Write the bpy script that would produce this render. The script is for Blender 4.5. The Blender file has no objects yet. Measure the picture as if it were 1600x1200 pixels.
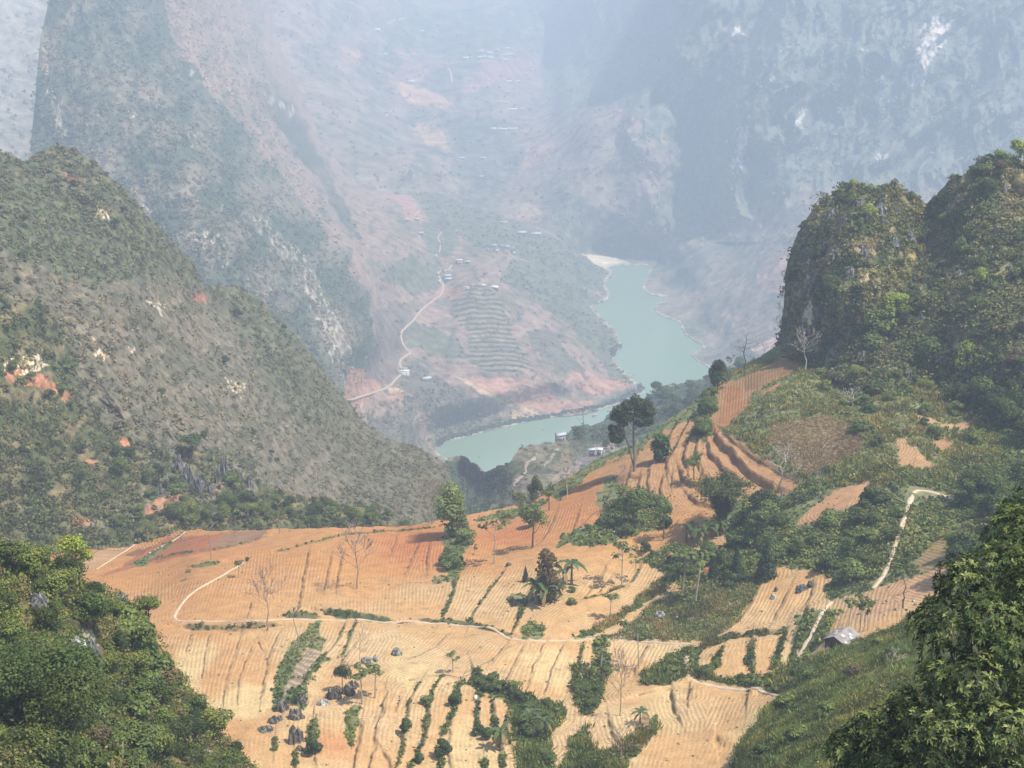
import bpy, math, random
import numpy as np
from math import radians, sin, cos, tan, pi

# ---------------------------------------------------------------- camera, sky, sun, exposure
scene = bpy.context.scene
COL = scene.collection
CAM_H = 600.0
PITCH = radians(15.0)
FPX = 2537.0                      # focal length in photo pixels (photo 1600 wide)
cam_d = bpy.data.cameras.new("camera"); cam = bpy.data.objects.new("camera", cam_d); COL.objects.link(cam)
cam_d.sensor_width = 36.0; cam_d.lens = 36.0 * FPX / 1600.0
cam_d.clip_start = 1.0; cam_d.clip_end = 30000.0
cam.location = (0, 0, CAM_H); cam.rotation_euler = (radians(90) - PITCH, 0, 0)
scene.camera = cam

SUN_EL, SUN_AZ = radians(59.0), radians(116.0)        # azimuth clockwise from +Y
world = bpy.data.worlds.new("World"); scene.world = world; world.use_nodes = True
nt = world.node_tree; nt.nodes.clear()
sky = nt.nodes.new("ShaderNodeTexSky"); sky.sky_type = 'NISHITA'; sky.sun_disc = False
sky.sun_elevation = SUN_EL; sky.sun_rotation = SUN_AZ; sky.air_density = 1.0; sky.dust_density = 1.0
bg = nt.nodes.new("ShaderNodeBackground"); bg.inputs[1].default_value = 0.15
wo = nt.nodes.new("ShaderNodeOutputWorld")
nt.links.new(sky.outputs[0], bg.inputs[0]); nt.links.new(bg.outputs[0], wo.inputs[0])
sd_ = bpy.data.lights.new("sun", 'SUN'); sun = bpy.data.objects.new("sun", sd_); COL.objects.link(sun)
sd_.energy = 5.0; sd_.angle = radians(0.5); sd_.color = (1.0, 0.94, 0.84)
SV = np.array([sin(SUN_AZ) * cos(SUN_EL), cos(SUN_AZ) * cos(SUN_EL), sin(SUN_EL)])
from mathutils import Vector, Matrix
sun.rotation_euler = Vector(SV).to_track_quat('Z', 'Y').to_euler()
sun.location = (300, 300, 1800)
scene.view_settings.view_transform = 'Standard'; scene.view_settings.look = 'None'
scene.view_settings.exposure = 0.33; scene.view_settings.gamma = 1.0
scene.cycles.use_denoising = True
scene.cycles.max_bounces = 6; scene.cycles.volume_bounces = 2
scene.cycles.diffuse_bounces = 3; scene.cycles.transmission_bounces = 3; scene.cycles.transparent_max_bounces = 4
HAZE_DENSITY = 0.00027
KD = 1.333                        # far country stands this much farther than first authored

# ---------------------------------------------------------------- maths helpers
rng = np.random.default_rng(7)
CP, SP = cos(PITCH), sin(PITCH)
def ray(px, py):
    a = (np.asarray(px, float) - 800) / FPX; b = (600 - np.asarray(py, float)) / FPX
    return a, CP + b * SP, -SP + b * CP
def W(px, py, D):
    """world point seen at photo pixel (px,py) at ground distance D in front of the camera"""
    dx, dy, dz = ray(px, py); s = D / dy
    return np.stack([dx * s + 0 * s, D + 0 * s, CAM_H + dz * s], -1)
def tanang(py):
    _, dy, dz = ray(0, py); return -dz / dy

_P = rng.permutation(512); _P = np.concatenate([_P, _P, _P]).astype(np.int32)
_G = rng.normal(size=(512, 3)); _G /= np.linalg.norm(_G, axis=1)[:, None]
_G = _G.astype(np.float32)
def noise3(x, y, z):
    x, y, z = [np.asarray(a, np.float32) for a in np.broadcast_arrays(x, y, z)]
    fx, fy, fz = np.floor(x), np.floor(y), np.floor(z)
    xi, yi, zi = fx.astype(np.int32) & 511, fy.astype(np.int32) & 511, fz.astype(np.int32) & 511
    xf, yf, zf = x - fx, y - fy, z - fz
    u, v, w = [t * t * t * (t * (t * 6 - 15) + 10) for t in (xf, yf, zf)]
    r = np.zeros(x.shape, np.float32)
    for i in (0, 1):
        a = _P[xi + i]; wu = u if i else 1 - u
        for j in (0, 1):
            b = _P[a + yi + j]; wv = wu * (v if j else 1 - v)
            for k in (0, 1):
                g = _G[_P[b + zi + k]]
                r += (g[..., 0] * (xf - i) + g[..., 1] * (yf - j) + g[..., 2] * (zf - k)) * wv * (w if k else 1 - w)
    return r * 1.5
def fbm(x, y, z=0.0, o=4, gain=0.5):
    r = 0; a = 1.0; f = 1.0
    for q in range(o):
        r = r + a * noise3(np.asarray(x) * f + 17.3 * q, np.asarray(y) * f + 5.1 * q, np.asarray(z) * f + 9.7 * q); a *= gain; f *= 2.03
    return r
def ridged(x, y, z=0.0, o=4):
    r = 0; a = 1.0; f = 1.0
    for q in range(o):
        r = r + a * (1 - 2 * np.abs(noise3(np.asarray(x) * f + 7.3 * q, np.asarray(y) * f, np.asarray(z) * f))); a *= 0.5; f *= 2.1
    return r
def sstep(a, b, x):
    t = np.clip((x - a) / (b - a), 0, 1); return t * t * (3 - 2 * t)
def mix(c1, c2, m):
    m = np.asarray(m)[..., None]; return np.asarray(c1) * (1 - m) + np.asarray(c2) * m

class TPS:
    """smooth distance surface through authored (px, py, D) control points"""
    def __init__(s, pts, k=1.0):
        pts = [(q[0], q[1], q[2] if len(q) > 3 else q[2] * k) for q in pts]
        p = np.array([(a / 400, b / 400) for a, b, _ in pts]); v = np.log(np.array([c for _, _, c in pts], float))
        n = len(p); K = s.k(np.linalg.norm(p[:, None] - p[None], axis=2)) + np.eye(n) * 2e-3
        A = np.zeros((n + 3, n + 3)); A[:n, :n] = K; A[:n, n] = 1; A[:n, n + 1:] = p; A[n, :n] = 1; A[n + 1:, :n] = p.T
        s.c = np.linalg.solve(A, np.concatenate([v, np.zeros(3)])); s.p = p; s.n = n
    def k(s, r): return np.where(r > 1e-9, r * r * np.log(np.maximum(r, 1e-9)), 0)
    def __call__(s, px, py):
        x = np.asarray(px, float) / 400; y = np.asarray(py, float) / 400
        r = s.c[s.n] + s.c[s.n + 1] * x + s.c[s.n + 2] * y
        for i in range(s.n):
            r = r + s.c[i] * s.k(np.hypot(x - s.p[i, 0], y - s.p[i, 1]))
        return np.exp(r)
def zpt(px, py, z): return (px, py, (CAM_H - z) / float(tanang(py)), 1)

def inpoly(px, py, poly):
    poly = np.asarray(poly, float); r = np.zeros(np.shape(px), bool)
    x0, y0 = poly.min(0); x1, y1 = poly.max(0)
    box = (px >= x0) & (px <= x1) & (py >= y0) & (py <= y1)
    X, Y = px[box], py[box]; q = np.zeros(X.shape, bool)
    for (ax, ay), (bx, by) in zip(poly, np.roll(poly, -1, 0)):
        if ay == by: continue
        q ^= ((ay > Y) != (by > Y)) & (X < (bx - ax) * (Y - ay) / (by - ay) + ax)
    r[box] = q; return r
def linedist(X, Y, pts, closed=False):
    """distance to a polyline and signed side (positive = right of a line that runs downwards)"""
    best = np.full(np.shape(X), 1e9); sg = np.zeros(np.shape(X))
    pts = [tuple(p) for p in pts]; seg = list(zip(pts[:-1], pts[1:]))
    if closed: seg.append((pts[-1], pts[0]))
    for (ax, ay), (bx, by) in seg:
        ex, ey = bx - ax, by - ay; L = ex * ex + ey * ey + 1e-9
        t = np.clip(((X - ax) * ex + (Y - ay) * ey) / L, 0, 1)
        dx, dy = X - ax - t * ex, Y - ay - t * ey; d = dx * dx + dy * dy
        m = d < best; best = np.where(m, d, best); sg = np.where(m, ex * dy - ey * dx, sg)
    return np.sqrt(best), np.sign(sg)
def smooth_line(pts, n=3):
    pts = [np.array(p, float) for p in pts]; out = []
    for i in range(len(pts) - 1):
        p0 = pts[max(i - 1, 0)]; p1 = pts[i]; p2 = pts[i + 1]; p3 = pts[min(i + 2, len(pts) - 1)]
        for k in range(n):
            t = k / n
            out.append(0.5 * ((2 * p1) + (-p0 + p2) * t + (2 * p0 - 5 * p1 + 4 * p2 - p3) * t * t + (-p0 + 3 * p1 - 3 * p2 + p3) * t ** 3))
    out.append(pts[-1]); return out
def ragged(px, py, poly, amp=6, sc=18, seed=0):
    p = np.asarray(poly, float); x0, y0 = p.min(0) - 1.6 * amp; x1, y1 = p.max(0) + 1.6 * amp
    r = np.zeros(px.shape, bool); m = (px > x0) & (px < x1) & (py > y0) & (py < y1); a, b = px[m], py[m]
    if a.size == 0: return r
    wx = fbm(a / sc, b / sc, seed + .3, 3) * amp; wy = fbm(a / sc, b / sc, seed + 7.3, 3) * amp
    r[m] = inpoly(a + wx, b + wy, poly); return r

# ---------------------------------------------------------------- meshes
def mesh_from(name, V, F, mat=None, col=None, attrs=None, smooth=False, mi=None, mats=None):
    """V (n,3); F list of index arrays of one width (3 or 4)"""
    me = bpy.data.meshes.new(name)
    V = np.asarray(V, np.float32); Fs = [np.asarray(f, np.int32) for f in (F if isinstance(F, list) else [F]) if len(f)]
    nl = sum(f.size for f in Fs); nf = sum(len(f) for f in Fs)
    me.vertices.add(len(V)); me.vertices.foreach_set("co", V.ravel())
    me.loops.add(nl); me.loops.foreach_set("vertex_index", np.concatenate([f.ravel() for f in Fs]))
    me.polygons.add(nf)
    tot = np.concatenate([np.full(len(f), f.shape[1], np.int32) for f in Fs])
    me.polygons.foreach_set("loop_start", np.concatenate([[0], np.cumsum(tot)[:-1]]).astype(np.int32))
    if smooth: me.polygons.foreach_set("use_smooth", np.ones(nf, bool))
    if mi is not None: me.polygons.foreach_set("material_index", np.asarray(mi, np.int32))
    me.update(calc_edges=True)
    if col is not None:
        a = me.color_attributes.new("Col", 'FLOAT_COLOR', 'POINT'); c = np.ones((len(V), 4), np.float32); c[:, :3] = np.asarray(col)[..., :3]
        a.data.foreach_set("color", c.ravel())
    for k, v in (attrs or {}).items():
        a = me.attributes.new(k, 'FLOAT', 'POINT'); a.data.foreach_set("value", np.asarray(v, np.float32).ravel())
    for m in (mats or ([mat] if mat else [])): me.materials.append(m)
    return me
def link(name, me, parent=None, label=None, cat=None, group=None, kind=None):
    o = bpy.data.objects.new(name, me); COL.objects.link(o)
    if parent: o.parent = parent
    tag(o, label, cat, group, kind); return o
def tag(o, label=None, cat=None, group=None, kind=None):
    if label: o["label"] = label
    if cat: o["category"] = cat
    if group: o["group"] = group
    if kind: o["kind"] = kind
    return o
def empty(name, loc, rz=0.0, sc=1.0, **k):
    o = bpy.data.objects.new(name, None); COL.objects.link(o); o.location = loc; o.rotation_euler = (0, 0, rz)
    o.scale = (sc, sc, sc); o.empty_display_size = 0.5; return tag(o, **k)

class MB:
    """collects shapes into one mesh"""
    def __init__(s): s.V = []; s.Q = []; s.T = []; s.C = []; s.n = 0
    def add(s, V, Q=None, T=None, col=(.5, .5, .5)):
        V = np.asarray(V, float).reshape(-1, 3); c = np.asarray(col, float)
        if c.ndim == 1: c = np.tile(c, (len(V), 1))
        s.V.append(V); s.C.append(c)
        if Q is not None and len(Q): s.Q.append(np.asarray(Q) + s.n)
        if T is not None and len(T): s.T.append(np.asarray(T) + s.n)
        s.n += len(V); return s
    def tube(s, P, R, n=6, col=(.2, .15, .1)):
        P = [np.asarray(p, float) for p in P]; vs = []; k = len(P)
        for i, p in enumerate(P):
            d = P[min(i + 1, k - 1)] - P[max(i - 1, 0)]; d /= np.linalg.norm(d) + 1e-9
            u = np.cross(d, (0, 0, 1) if abs(d[2]) < .9 else (1, 0, 0)); u /= np.linalg.norm(u); v = np.cross(d, u)
            for j in range(n):
                a = 2 * pi * j / n; vs.append(p + (u * cos(a) + v * sin(a)) * R[i])
        Q = [(i * n + j, i * n + (j + 1) % n, (i + 1) * n + (j + 1) % n, (i + 1) * n + j) for i in range(k - 1) for j in range(n)]
        vs.append(P[-1]); T = [((k - 1) * n + j, (k - 1) * n + (j + 1) % n, k * n) for j in range(n)]
        return s.add(vs, Q, T, col)
    def box(s, c, h, R=None, col=(.5, .5, .5)):
        v = np.array([(x, y, z) for z in (-1, 1) for y in (-1, 1) for x in (-1, 1)], float) * h
        if R is not None: v = v @ np.asarray(R).T
        return s.add(v + np.asarray(c), [(0, 2, 3, 1), (4, 5, 7, 6), (0, 1, 5, 4), (2, 6, 7, 3), (0, 4, 6, 2), (1, 3, 7, 5)], None, col)
    def leaves(s, C, N, size, col, aspect=.55, rg=rng, fold=.18):
        C = np.asarray(C, float); m = len(C)
        if m == 0: return s
        N = N / (np.linalg.norm(N, axis=1)[:, None] + 1e-9)
        r = rg.normal(size=(m, 3)); t = np.cross(N, r); t /= np.linalg.norm(t, axis=1)[:, None] + 1e-9; b = np.cross(N, t)
        size = np.broadcast_to(np.asarray(size, float), (m,))[:, None]
        v = np.stack([C - t * size, C + b * size * aspect + N * size * fold, C + t * size, C - b * size * aspect + N * size * fold], 1)
        c = np.broadcast_to(np.asarray(col, float), (m, 3))
        i = np.arange(m)[:, None] * 4
        return s.add(v.reshape(-1, 3), i + np.array([[0, 1, 2, 3]]), None, np.repeat(c, 4, 0))
    def mesh(s, name, mat, smooth=False):
        F = []
        if s.Q: F.append(np.concatenate(s.Q))
        if s.T: F.append(np.concatenate(s.T))
        C_ = np.concatenate(s.C)
        if mat is not None and mat.name == 'foliage': C_ = np.clip(C_ * np.array([1.14, 1.08, .82]) * 1.08, .004, .8)
        return mesh_from(name, np.concatenate(s.V), F, mat, C_, smooth=smooth)

# ---------------------------------------------------------------- materials
def newmat(name):
    m = bpy.data.materials.new(name); m.use_nodes = True; t = m.node_tree; t.nodes.clear()
    o = t.nodes.new("ShaderNodeOutputMaterial"); return m, t, o
def nd(t, typ, **kw):
    n = t.nodes.new(typ)
    for k, v in kw.items():
        if k.startswith("i_"): n.inputs[int(k[2:])].default_value = v
        else: setattr(n, k, v)
    return n
def attr_col(t): return nd(t, "ShaderNodeAttribute", attribute_name="Col").outputs["Color"]
def vary(t, colsock, scale, lo, hi, detail=4.0, coord=None):
    """multiply a colour by world-space noise between lo and hi"""
    if coord is None: coord = nd(t, "ShaderNodeNewGeometry").outputs["Position"]
    n = nd(t, "ShaderNodeTexNoise"); n.inputs["Scale"].default_value = scale; n.inputs["Detail"].default_value = detail
    t.links.new(coord, n.inputs["Vector"])
    mr = nd(t, "ShaderNodeMapRange"); mr.inputs["From Min"].default_value = .3; mr.inputs["From Max"].default_value = .7
    mr.inputs["To Min"].default_value = lo; mr.inputs["To Max"].default_value = hi; t.links.new(n.outputs[0], mr.inputs[0])
    vm = nd(t, "ShaderNodeVectorMath", operation='SCALE'); t.links.new(colsock, vm.inputs[0]); t.links.new(mr.outputs[0], vm.inputs["Scale"])
    return vm.outputs[0], n
def diffuse_out(t, o, col, bump=None, rough=.9, bdist=.3, bstr=1.0):
    p = nd(t, "ShaderNodeBsdfPrincipled"); p.inputs["Roughness"].default_value = rough
    p.inputs["Specular IOR Level"].default_value = .15
    t.links.new(col, p.inputs["Base Color"])
    if bump is not None:
        b = nd(t, "ShaderNodeBump"); b.inputs["Distance"].default_value = bdist; b.inputs["Strength"].default_value = bstr
        t.links.new(bump, b.inputs["Height"]); t.links.new(b.outputs[0], p.inputs["Normal"])
    t.links.new(p.outputs[0], o.inputs[0]); return p
def terrain_mat(name, s1, s2, bdist, lo=.72, hi=1.28):
    m, t, o = newmat(name)
    c, n = vary(t, attr_col(t), s1, lo, hi, 6); c, n2 = vary(t, c, s2, .8, 1.2, 3)
    diffuse_out(t, o, c, n.outputs[0], bdist=bdist, bstr=.8); return m
M_far = terrain_mat("far_slope_surface", .02, .10, 26, .6, 1.4)
M_mid = terrain_mat("mid_slope_surface", .05, .25, 9, .65, 1.35)
M_near = terrain_mat("scrub_slope_surface", .22, 1.1, 1.6, .58, 1.42)
def soil_mat():
    m, t, o = newmat("ploughed_soil")
    c, n = vary(t, attr_col(t), .35, .86, 1.12, 5); c, n2 = vary(t, c, 2.6, .82, 1.17, 4)
    rw = nd(t, "ShaderNodeAttribute", attribute_name="rowc"); so = nd(t, "ShaderNodeAttribute", attribute_name="soil")
    geo = nd(t, "ShaderNodeNewGeometry")
    wn = nd(t, "ShaderNodeTexNoise"); wn.inputs["Scale"].default_value = .5; t.links.new(geo.outputs["Position"], wn.inputs["Vector"])
    a1 = nd(t, "ShaderNodeMath", operation='MULTIPLY_ADD'); t.links.new(wn.outputs[0], a1.inputs[0]); a1.inputs[1].default_value = .5
    t.links.new(rw.outputs["Fac"], a1.inputs[2])
    a2 = nd(t, "ShaderNodeMath", operation='MULTIPLY'); t.links.new(a1.outputs[0], a2.inputs[0]); a2.inputs[1].default_value = 2 * pi / .85
    a3 = nd(t, "ShaderNodeMath", operation='SINE'); t.links.new(a2.outputs[0], a3.inputs[0])
    # clods / old stubble hills along the rows
    vo = nd(t, "ShaderNodeTexVoronoi"); vo.inputs["Scale"].default_value = 1.5; t.links.new(geo.outputs["Position"], vo.inputs["Vector"])
    sm = nd(t, "ShaderNodeMath", operation='MULTIPLY_ADD'); t.links.new(vo.outputs["Distance"], sm.inputs[0]); sm.inputs[1].default_value = -1.1; t.links.new(a3.outputs[0], sm.inputs[2])
    hs = nd(t, "ShaderNodeMath", operation='MULTIPLY'); t.links.new(sm.outputs[0], hs.inputs[0]); t.links.new(so.outputs["Fac"], hs.inputs[1])
    # furrow bottoms get a darker soil colour
    mr = nd(t, "ShaderNodeMapRange"); mr.inputs["From Min"].default_value = -1.6; mr.inputs["From Max"].default_value = .6
    mr.inputs["To Min"].default_value = .86; mr.inputs["To Max"].default_value = 1.04; t.links.new(hs.outputs[0], mr.inputs[0])
    vm = nd(t, "ShaderNodeVectorMath", operation='SCALE'); t.links.new(c, vm.inputs[0]); t.links.new(mr.outputs[0], vm.inputs["Scale"])
    ad = nd(t, "ShaderNodeMath", operation='MULTIPLY_ADD'); t.links.new(n2.outputs[0], ad.inputs[0]); ad.inputs[1].default_value = 1.6; t.links.new(hs.outputs[0], ad.inputs[2])
    diffuse_out(t, o, vm.outputs[0], ad.outputs[0], bdist=.045, bstr=.85); return m
M_soil = soil_mat()
def leaf_mat(name, tr=.3, rough=.55, spec=.25):
    m, t, o = newmat(name)
    c = attr_col(t)
    p = nd(t, "ShaderNodeBsdfPrincipled"); p.inputs["Roughness"].default_value = rough; p.inputs["Specular IOR Level"].default_value = spec
    t.links.new(c, p.inputs["Base Color"])
    tl = nd(t, "ShaderNodeBsdfTranslucent"); t.links.new(c, tl.inputs["Color"])
    mx = nd(t, "ShaderNodeMixShader"); mx.inputs[0].default_value = tr
    t.links.new(p.outputs[0], mx.inputs[1]); t.links.new(tl.outputs[0], mx.inputs[2]); t.links.new(mx.outputs[0], o.inputs[0]); return m
M_leaf = leaf_mat("foliage"); M_gloss = leaf_mat("glossy_foliage", .3, .48, .22)
def plain_mat(name, s=2.0, lo=.75, hi=1.2, bd=.03, rough=.85):
    m, t, o = newmat(name); c, n = vary(t, attr_col(t), s, lo, hi, 5); diffuse_out(t, o, c, n.outputs[0], bdist=bd, rough=rough); return m
M_bark = plain_mat("bark", 3.0); M_rock = plain_mat("limestone", 1.2, .55, 1.35, .25); M_path = plain_mat("trodden_earth", .8, .85, 1.12, .08)
M_paint = plain_mat("weathered_wall", .6, .85, 1.08); M_tin = plain_mat("roof_sheet", .9, .8, 1.12, .02, .5)

# ---------------------------------------------------------------- sheets of land
class Sheet:
    def __init__(s, x0, x1, step, sil, ybot, Dfun, ny, disp=None, back=((30, -14), (110, -70), (300, -230)), post=None, ray_disp=False, jag=3.0, tint=(1, 1, 1)):
        s.x0, s.x1 = x0, x1; s.nx = int((x1 - x0) / step) + 1; s.ny = ny
        s.px = np.linspace(x0, x1, s.nx)
        sil = np.array(sil, float); s.yt = np.interp(s.px, sil[:, 0], sil[:, 1])
        s.yt = s.yt + jag * (fbm(s.px / 24, 3.3, ny, 4) + .35 * fbm(s.px / 5, 1.3, ny, 2)); s.tint = np.array(tint)
        yb = np.array(ybot, float); s.yb = np.interp(s.px, yb[:, 0], yb[:, 1])
        t = np.linspace(0, 1, ny)[:, None]
        s.PX = np.tile(s.px, (ny, 1)); s.PY = s.yt + (s.yb - s.yt) * t
        D = Dfun(s.PX, s.PY); s.P = W(s.PX, s.PY, D)
        s.normals()
        if disp is not None:
            if ray_disp: c0 = np.array([0, 0, CAM_H]); v = s.P - c0; L = np.linalg.norm(v, axis=2)[..., None]; s.P = c0 + v * (1 - disp(s)[..., None] / L)
            else: s.P = s.P + s.N * disp(s)[..., None]
            s.normals()
        if post is not None: post(s); s.normals()
        s.back = back
    def normals(s):
        du = np.gradient(s.P, axis=1); dv = np.gradient(s.P, axis=0); n = np.cross(dv, du)
        n /= np.linalg.norm(n, axis=2)[..., None] + 1e-9
        n[n[..., 1] * s.P[..., 1] + n[..., 2] * (s.P[..., 2] - CAM_H) + n[..., 0] * s.P[..., 0] > 0] *= -1
        s.N = n
    def at(s, px, py, A=None):
        A = s.P if A is None else A
        px = np.asarray(px, float); py = np.asarray(py, float)
        u = np.clip((px - s.x0) / (s.x1 - s.x0) * (s.nx - 1), 0, s.nx - 1.001)
        yt = np.interp(px, s.px, s.yt); yb = np.interp(px, s.px, s.yb)
        v = np.clip((py - yt) / (yb - yt) * (s.ny - 1), 0, s.ny - 1.001)
        i = u.astype(int); j = v.astype(int); fu = u - i; fv = v - j
        if A.ndim == 3: fu = fu[..., None]; fv = fv[..., None]
        return (A[j, i] * (1 - fu) + A[j, i + 1] * fu) * (1 - fv) + (A[j + 1, i] * (1 - fu) + A[j + 1, i + 1] * fu) * fv
    def top(s, px): return np.interp(px, s.px, s.yt)
    def build(s, name, col, mat, label=None, cat=None, kind="structure", attrs=None):
        P = s.P; C = np.asarray(col) * s.tint; s.col = C; AT = {k: v for k, v in (attrs or {}).items()}
        for dy, dz in s.back:
            h = s.P[0] * np.array([1, 1, 0]); h = h / np.linalg.norm(h, axis=1)[:, None]; row = s.P[0] + h * dy + np.array([0, 0, dz]); P = np.concatenate([row[None], P]); C = np.concatenate([C[:1] if len(C) == s.ny else C[:1], C])
            for k in AT: AT[k] = np.concatenate([AT[k][:1], AT[k]])
        ny, nx = P.shape[:2]
        i = (np.arange(ny - 1)[:, None] * nx + np.arange(nx - 1)[None]).ravel()
        F = np.stack([i, i + nx, i + nx + 1, i + 1], 1)
        me = mesh_from(name, P.reshape(-1, 3), F, mat, C.reshape(-1, 3), {k: v.ravel() for k, v in AT.items()}, smooth=True)
        return link(name, me, None, label, cat, None, kind)
# ---------------------------------------------------------------- the river
RIV = [(700,690),(760,675),(800,666),(830,658),(870,652),(900,650),(950,638),(990,622),(1008,611),(985,590),(975,580),(962,565),(958,558),(968,548),(972,540),(965,520),(942,497),(932,486),(925,479),
       (940,473),(950,468),(953,455),(946,443),(958,425),(952,418),(980,416),(1010,417),(1012,425),(1005,440),(1003,450),(1012,460),(1028,464),(1040,466),(1025,476),(1022,486),(1035,495),(1060,505),
       (1066,520),(1085,535),(1098,542),(1078,552),(1085,562),(1110,578),(1140,600),(1140,680),(1000,800),(780,800),(720,730),(690,712),(683,700)]
riv_s = smooth_line(RIV + [RIV[0]], 3)[:-1]
def carve(px, py, D, slope=.05):
    """where the land meets the water"""
    m = (py > 235) & (px > 500) & (px < 1300)
    d = np.full(px.shape, 400.0); d[m] = linedist(px[m], py[m], riv_s, True)[0]
    ins = np.zeros(px.shape, bool); ins[m] = inpoly(px[m], py[m], riv_s)
    d = np.where(ins, -d, d)
    ta = np.maximum(tanang(py), .02); z = CAM_H - D * ta
    zo = np.maximum(z, 0) * sstep(0, 60, d) + (.4 + slope * np.clip(d, 0, 200)) * (1 - sstep(50, 148, d))
    z2 = np.where(ins, -4.0, zo); near = (d < 150)
    return np.where(near, (CAM_H - z2) / ta, D), d

def leafy(n_pts, P, N, R, K, leaf, col, mb, up=.5, rg=rng, squash=.75, jit=.25, aspect=.6):
    """bushes made of leaf-sized faces: K faces on each of n clumps of radius R"""
    n = len(P)
    d = rg.normal(size=(n, K, 3)); d /= np.linalg.norm(d, axis=2)[..., None]; d[..., 2] = np.abs(d[..., 2]) * 1.0 - .25
    rr = (rg.uniform(.45, 1.0, (n, K, 1))) * R[:, None, None]
    lump = 1 + .35 * rg.normal(size=(n, K, 1))
    C = P[:, None] + d * rr * np.clip(lump, .4, 1.5) * np.array([1, 1, squash]) + np.array([0, 0, .35]) * R[:, None, None]
    NN = d + rg.normal(size=(n, K, 3)) * .55 + np.array([0, 0, up])
    c = np.asarray(col)[:, None] * (1 + jit * rg.normal(size=(n, K, 1))) * (1 + .06 * rg.normal(size=(n, K, 3)))
    L = np.broadcast_to(np.asarray(leaf, float), (n,))[:, None] * rg.uniform(.6, 1.35, (n, K))
    mb.leaves(C.reshape(-1, 3), NN.reshape(-1, 3), L.ravel(), np.clip(c, .004, 1).reshape(-1, 3), aspect=aspect, rg=rg)
def scatter(sheet, n, box, maskf, Rrng, K, leaf, palette, mb, **kw):
    """clumps thrown over a sheet where maskf(px,py) says so; palette rows are (r,g,b,weight)"""
    px = rng.uniform(box[0], box[2], n); py = rng.uniform(box[1], box[3], n)
    ok = (py > sheet.top(px) + 1) & (rng.uniform(size=n) < maskf(px, py)); px, py = px[ok], py[ok]
    P = sheet.at(px, py); N = sheet.at(px, py, sheet.N); tc = kw.pop('tc', 0)
    pal = np.array(palette, float)
    cl = fbm(P[:, 0] / 25, P[:, 1] / 25, P[:, 2] / 25, 3)
    w = np.cumsum(pal[:, 3]) / pal[:, 3].sum()
    u = np.clip(.5 + .55 * cl + rng.normal(size=len(P)) * .22, 0, .999)
    k = np.searchsorted(w, u); c = pal[np.clip(k, 0, len(pal) - 1), :3]
    if tc: c = c * (1 - tc) + tc * sheet.at(px, py, sheet.col) * 1.35
    R = rng.uniform(Rrng[0], Rrng[1], len(P)) * np.where(rng.uniform(size=len(P)) < .12, 1.5, 1)
    leafy(n, P, N, R, K, leaf, c, mb, **kw); return len(P)

# ---------------------------------------------------------------- far mountains and upper valley
A_ctl = [(-200,-300,3300),(0,-300,3300),(400,-300,4200),(800,-300,5600),(1200,-300,3300),(1600,-300,2900),(1900,-300,2700),
 (-200,0,2900),(0,50,2750),(40,240,2350),(-200,240,2300),(-200,600,2000),(100,600,1900),
 (300,0,3300),(450,0,3300),(560,60,3500),(500,200,2700),(560,270,2450),(640,250,2600),(400,400,2300),
 (700,0,4700),(780,90,3700),(650,140,3300),(640,220,2950),(780,200,3000),(720,290,2620),(780,340,2420),(820,250,2750),
 (815,0,4700),(850,100,4200),(880,20,4400),(950,20,3800),(925,150,3150),(860,190,3050),
 (1000,60,3300),(1015,130,2850),(1030,200,2480),(960,220,2520),(925,180,2700),(900,300,2420),(980,300,2430),(1035,330,2400),
 (1085,60,2720),(1100,120,2600),(1075,230,2580),(1150,260,2450),(1125,300,2450),(1075,370,2330),(1100,340,2400),(1170,330,2350),
 (1200,60,2520),(1200,160,2430),(1240,250,2300),(1300,200,2330),(1400,20,2500),(1430,120,2390),(1420,300,2200),(1550,20,2520),(1560,200,2330),(1700,100,2480),
 (1250,330,2060),(1400,450,1850),(1700,450,1800),
 zpt(930,405,2),zpt(1010,418,2),(1090,420,2180),(1130,380,2250),(1200,400,1990),zpt(1025,470,2),(1100,480,2010),(1180,480,1870),zpt(1070,520,3),zpt(1098,543,2),(1180,530,1790),
 zpt(1120,580,4),zpt(1180,600,20),(1300,600,1600),(1500,600,1600),zpt(880,440,5),(700,440,2300),(800,600,1900),(600,600,2000)]
WALL_L = [(1040,-200),(1042,60),(1036,120),(1040,180),(1047,215),(1056,260),(1050,300),(1052,355),(1066,382)]
def right_of_wall(q): return q[0] > np.interp(q[1], [p[1] for p in WALL_L], [p[0] for p in WALL_L]) or q[1] > 390
tA = TPS([q for q in A_ctl if not (right_of_wall(q) and q[1] < 380 and q[0] > 1000)] + [(1300,-200,4200),(1300,100,3200),(1300,300,2600),(1900,100,3300)], KD)
tA2 = TPS([q for q in A_ctl if right_of_wall(q) and q[0] > 860] + [(900,-200,3000),(900,100,2900),(900,300,2450)], KD)
def D_A(px, py):
    w = np.interp(py, [p[1] for p in WALL_L], [p[0] for p in WALL_L]) + 9 * fbm(py / 30, py * 0, 2.2, 3); m = np.maximum(sstep(-4, 20, px - w), sstep(378, 400, py))
    D = np.exp(np.log(tA(px, py)) * (1 - m) + np.log(tA2(px, py)) * m); D, s_ = carve(px, py, D, .10); return D
cliffline = [(780,-300),(812,0),(826,50),(855,130),(890,168),(930,165),(960,158),(985,180),(1010,200),(1042,215),(1055,260),(1048,300),(1052,355),(1070,378),(1110,372),(1150,345),(1190,318),(1230,300),(1290,290),(1400,290),(2000,290),(2000,-300)]
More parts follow.
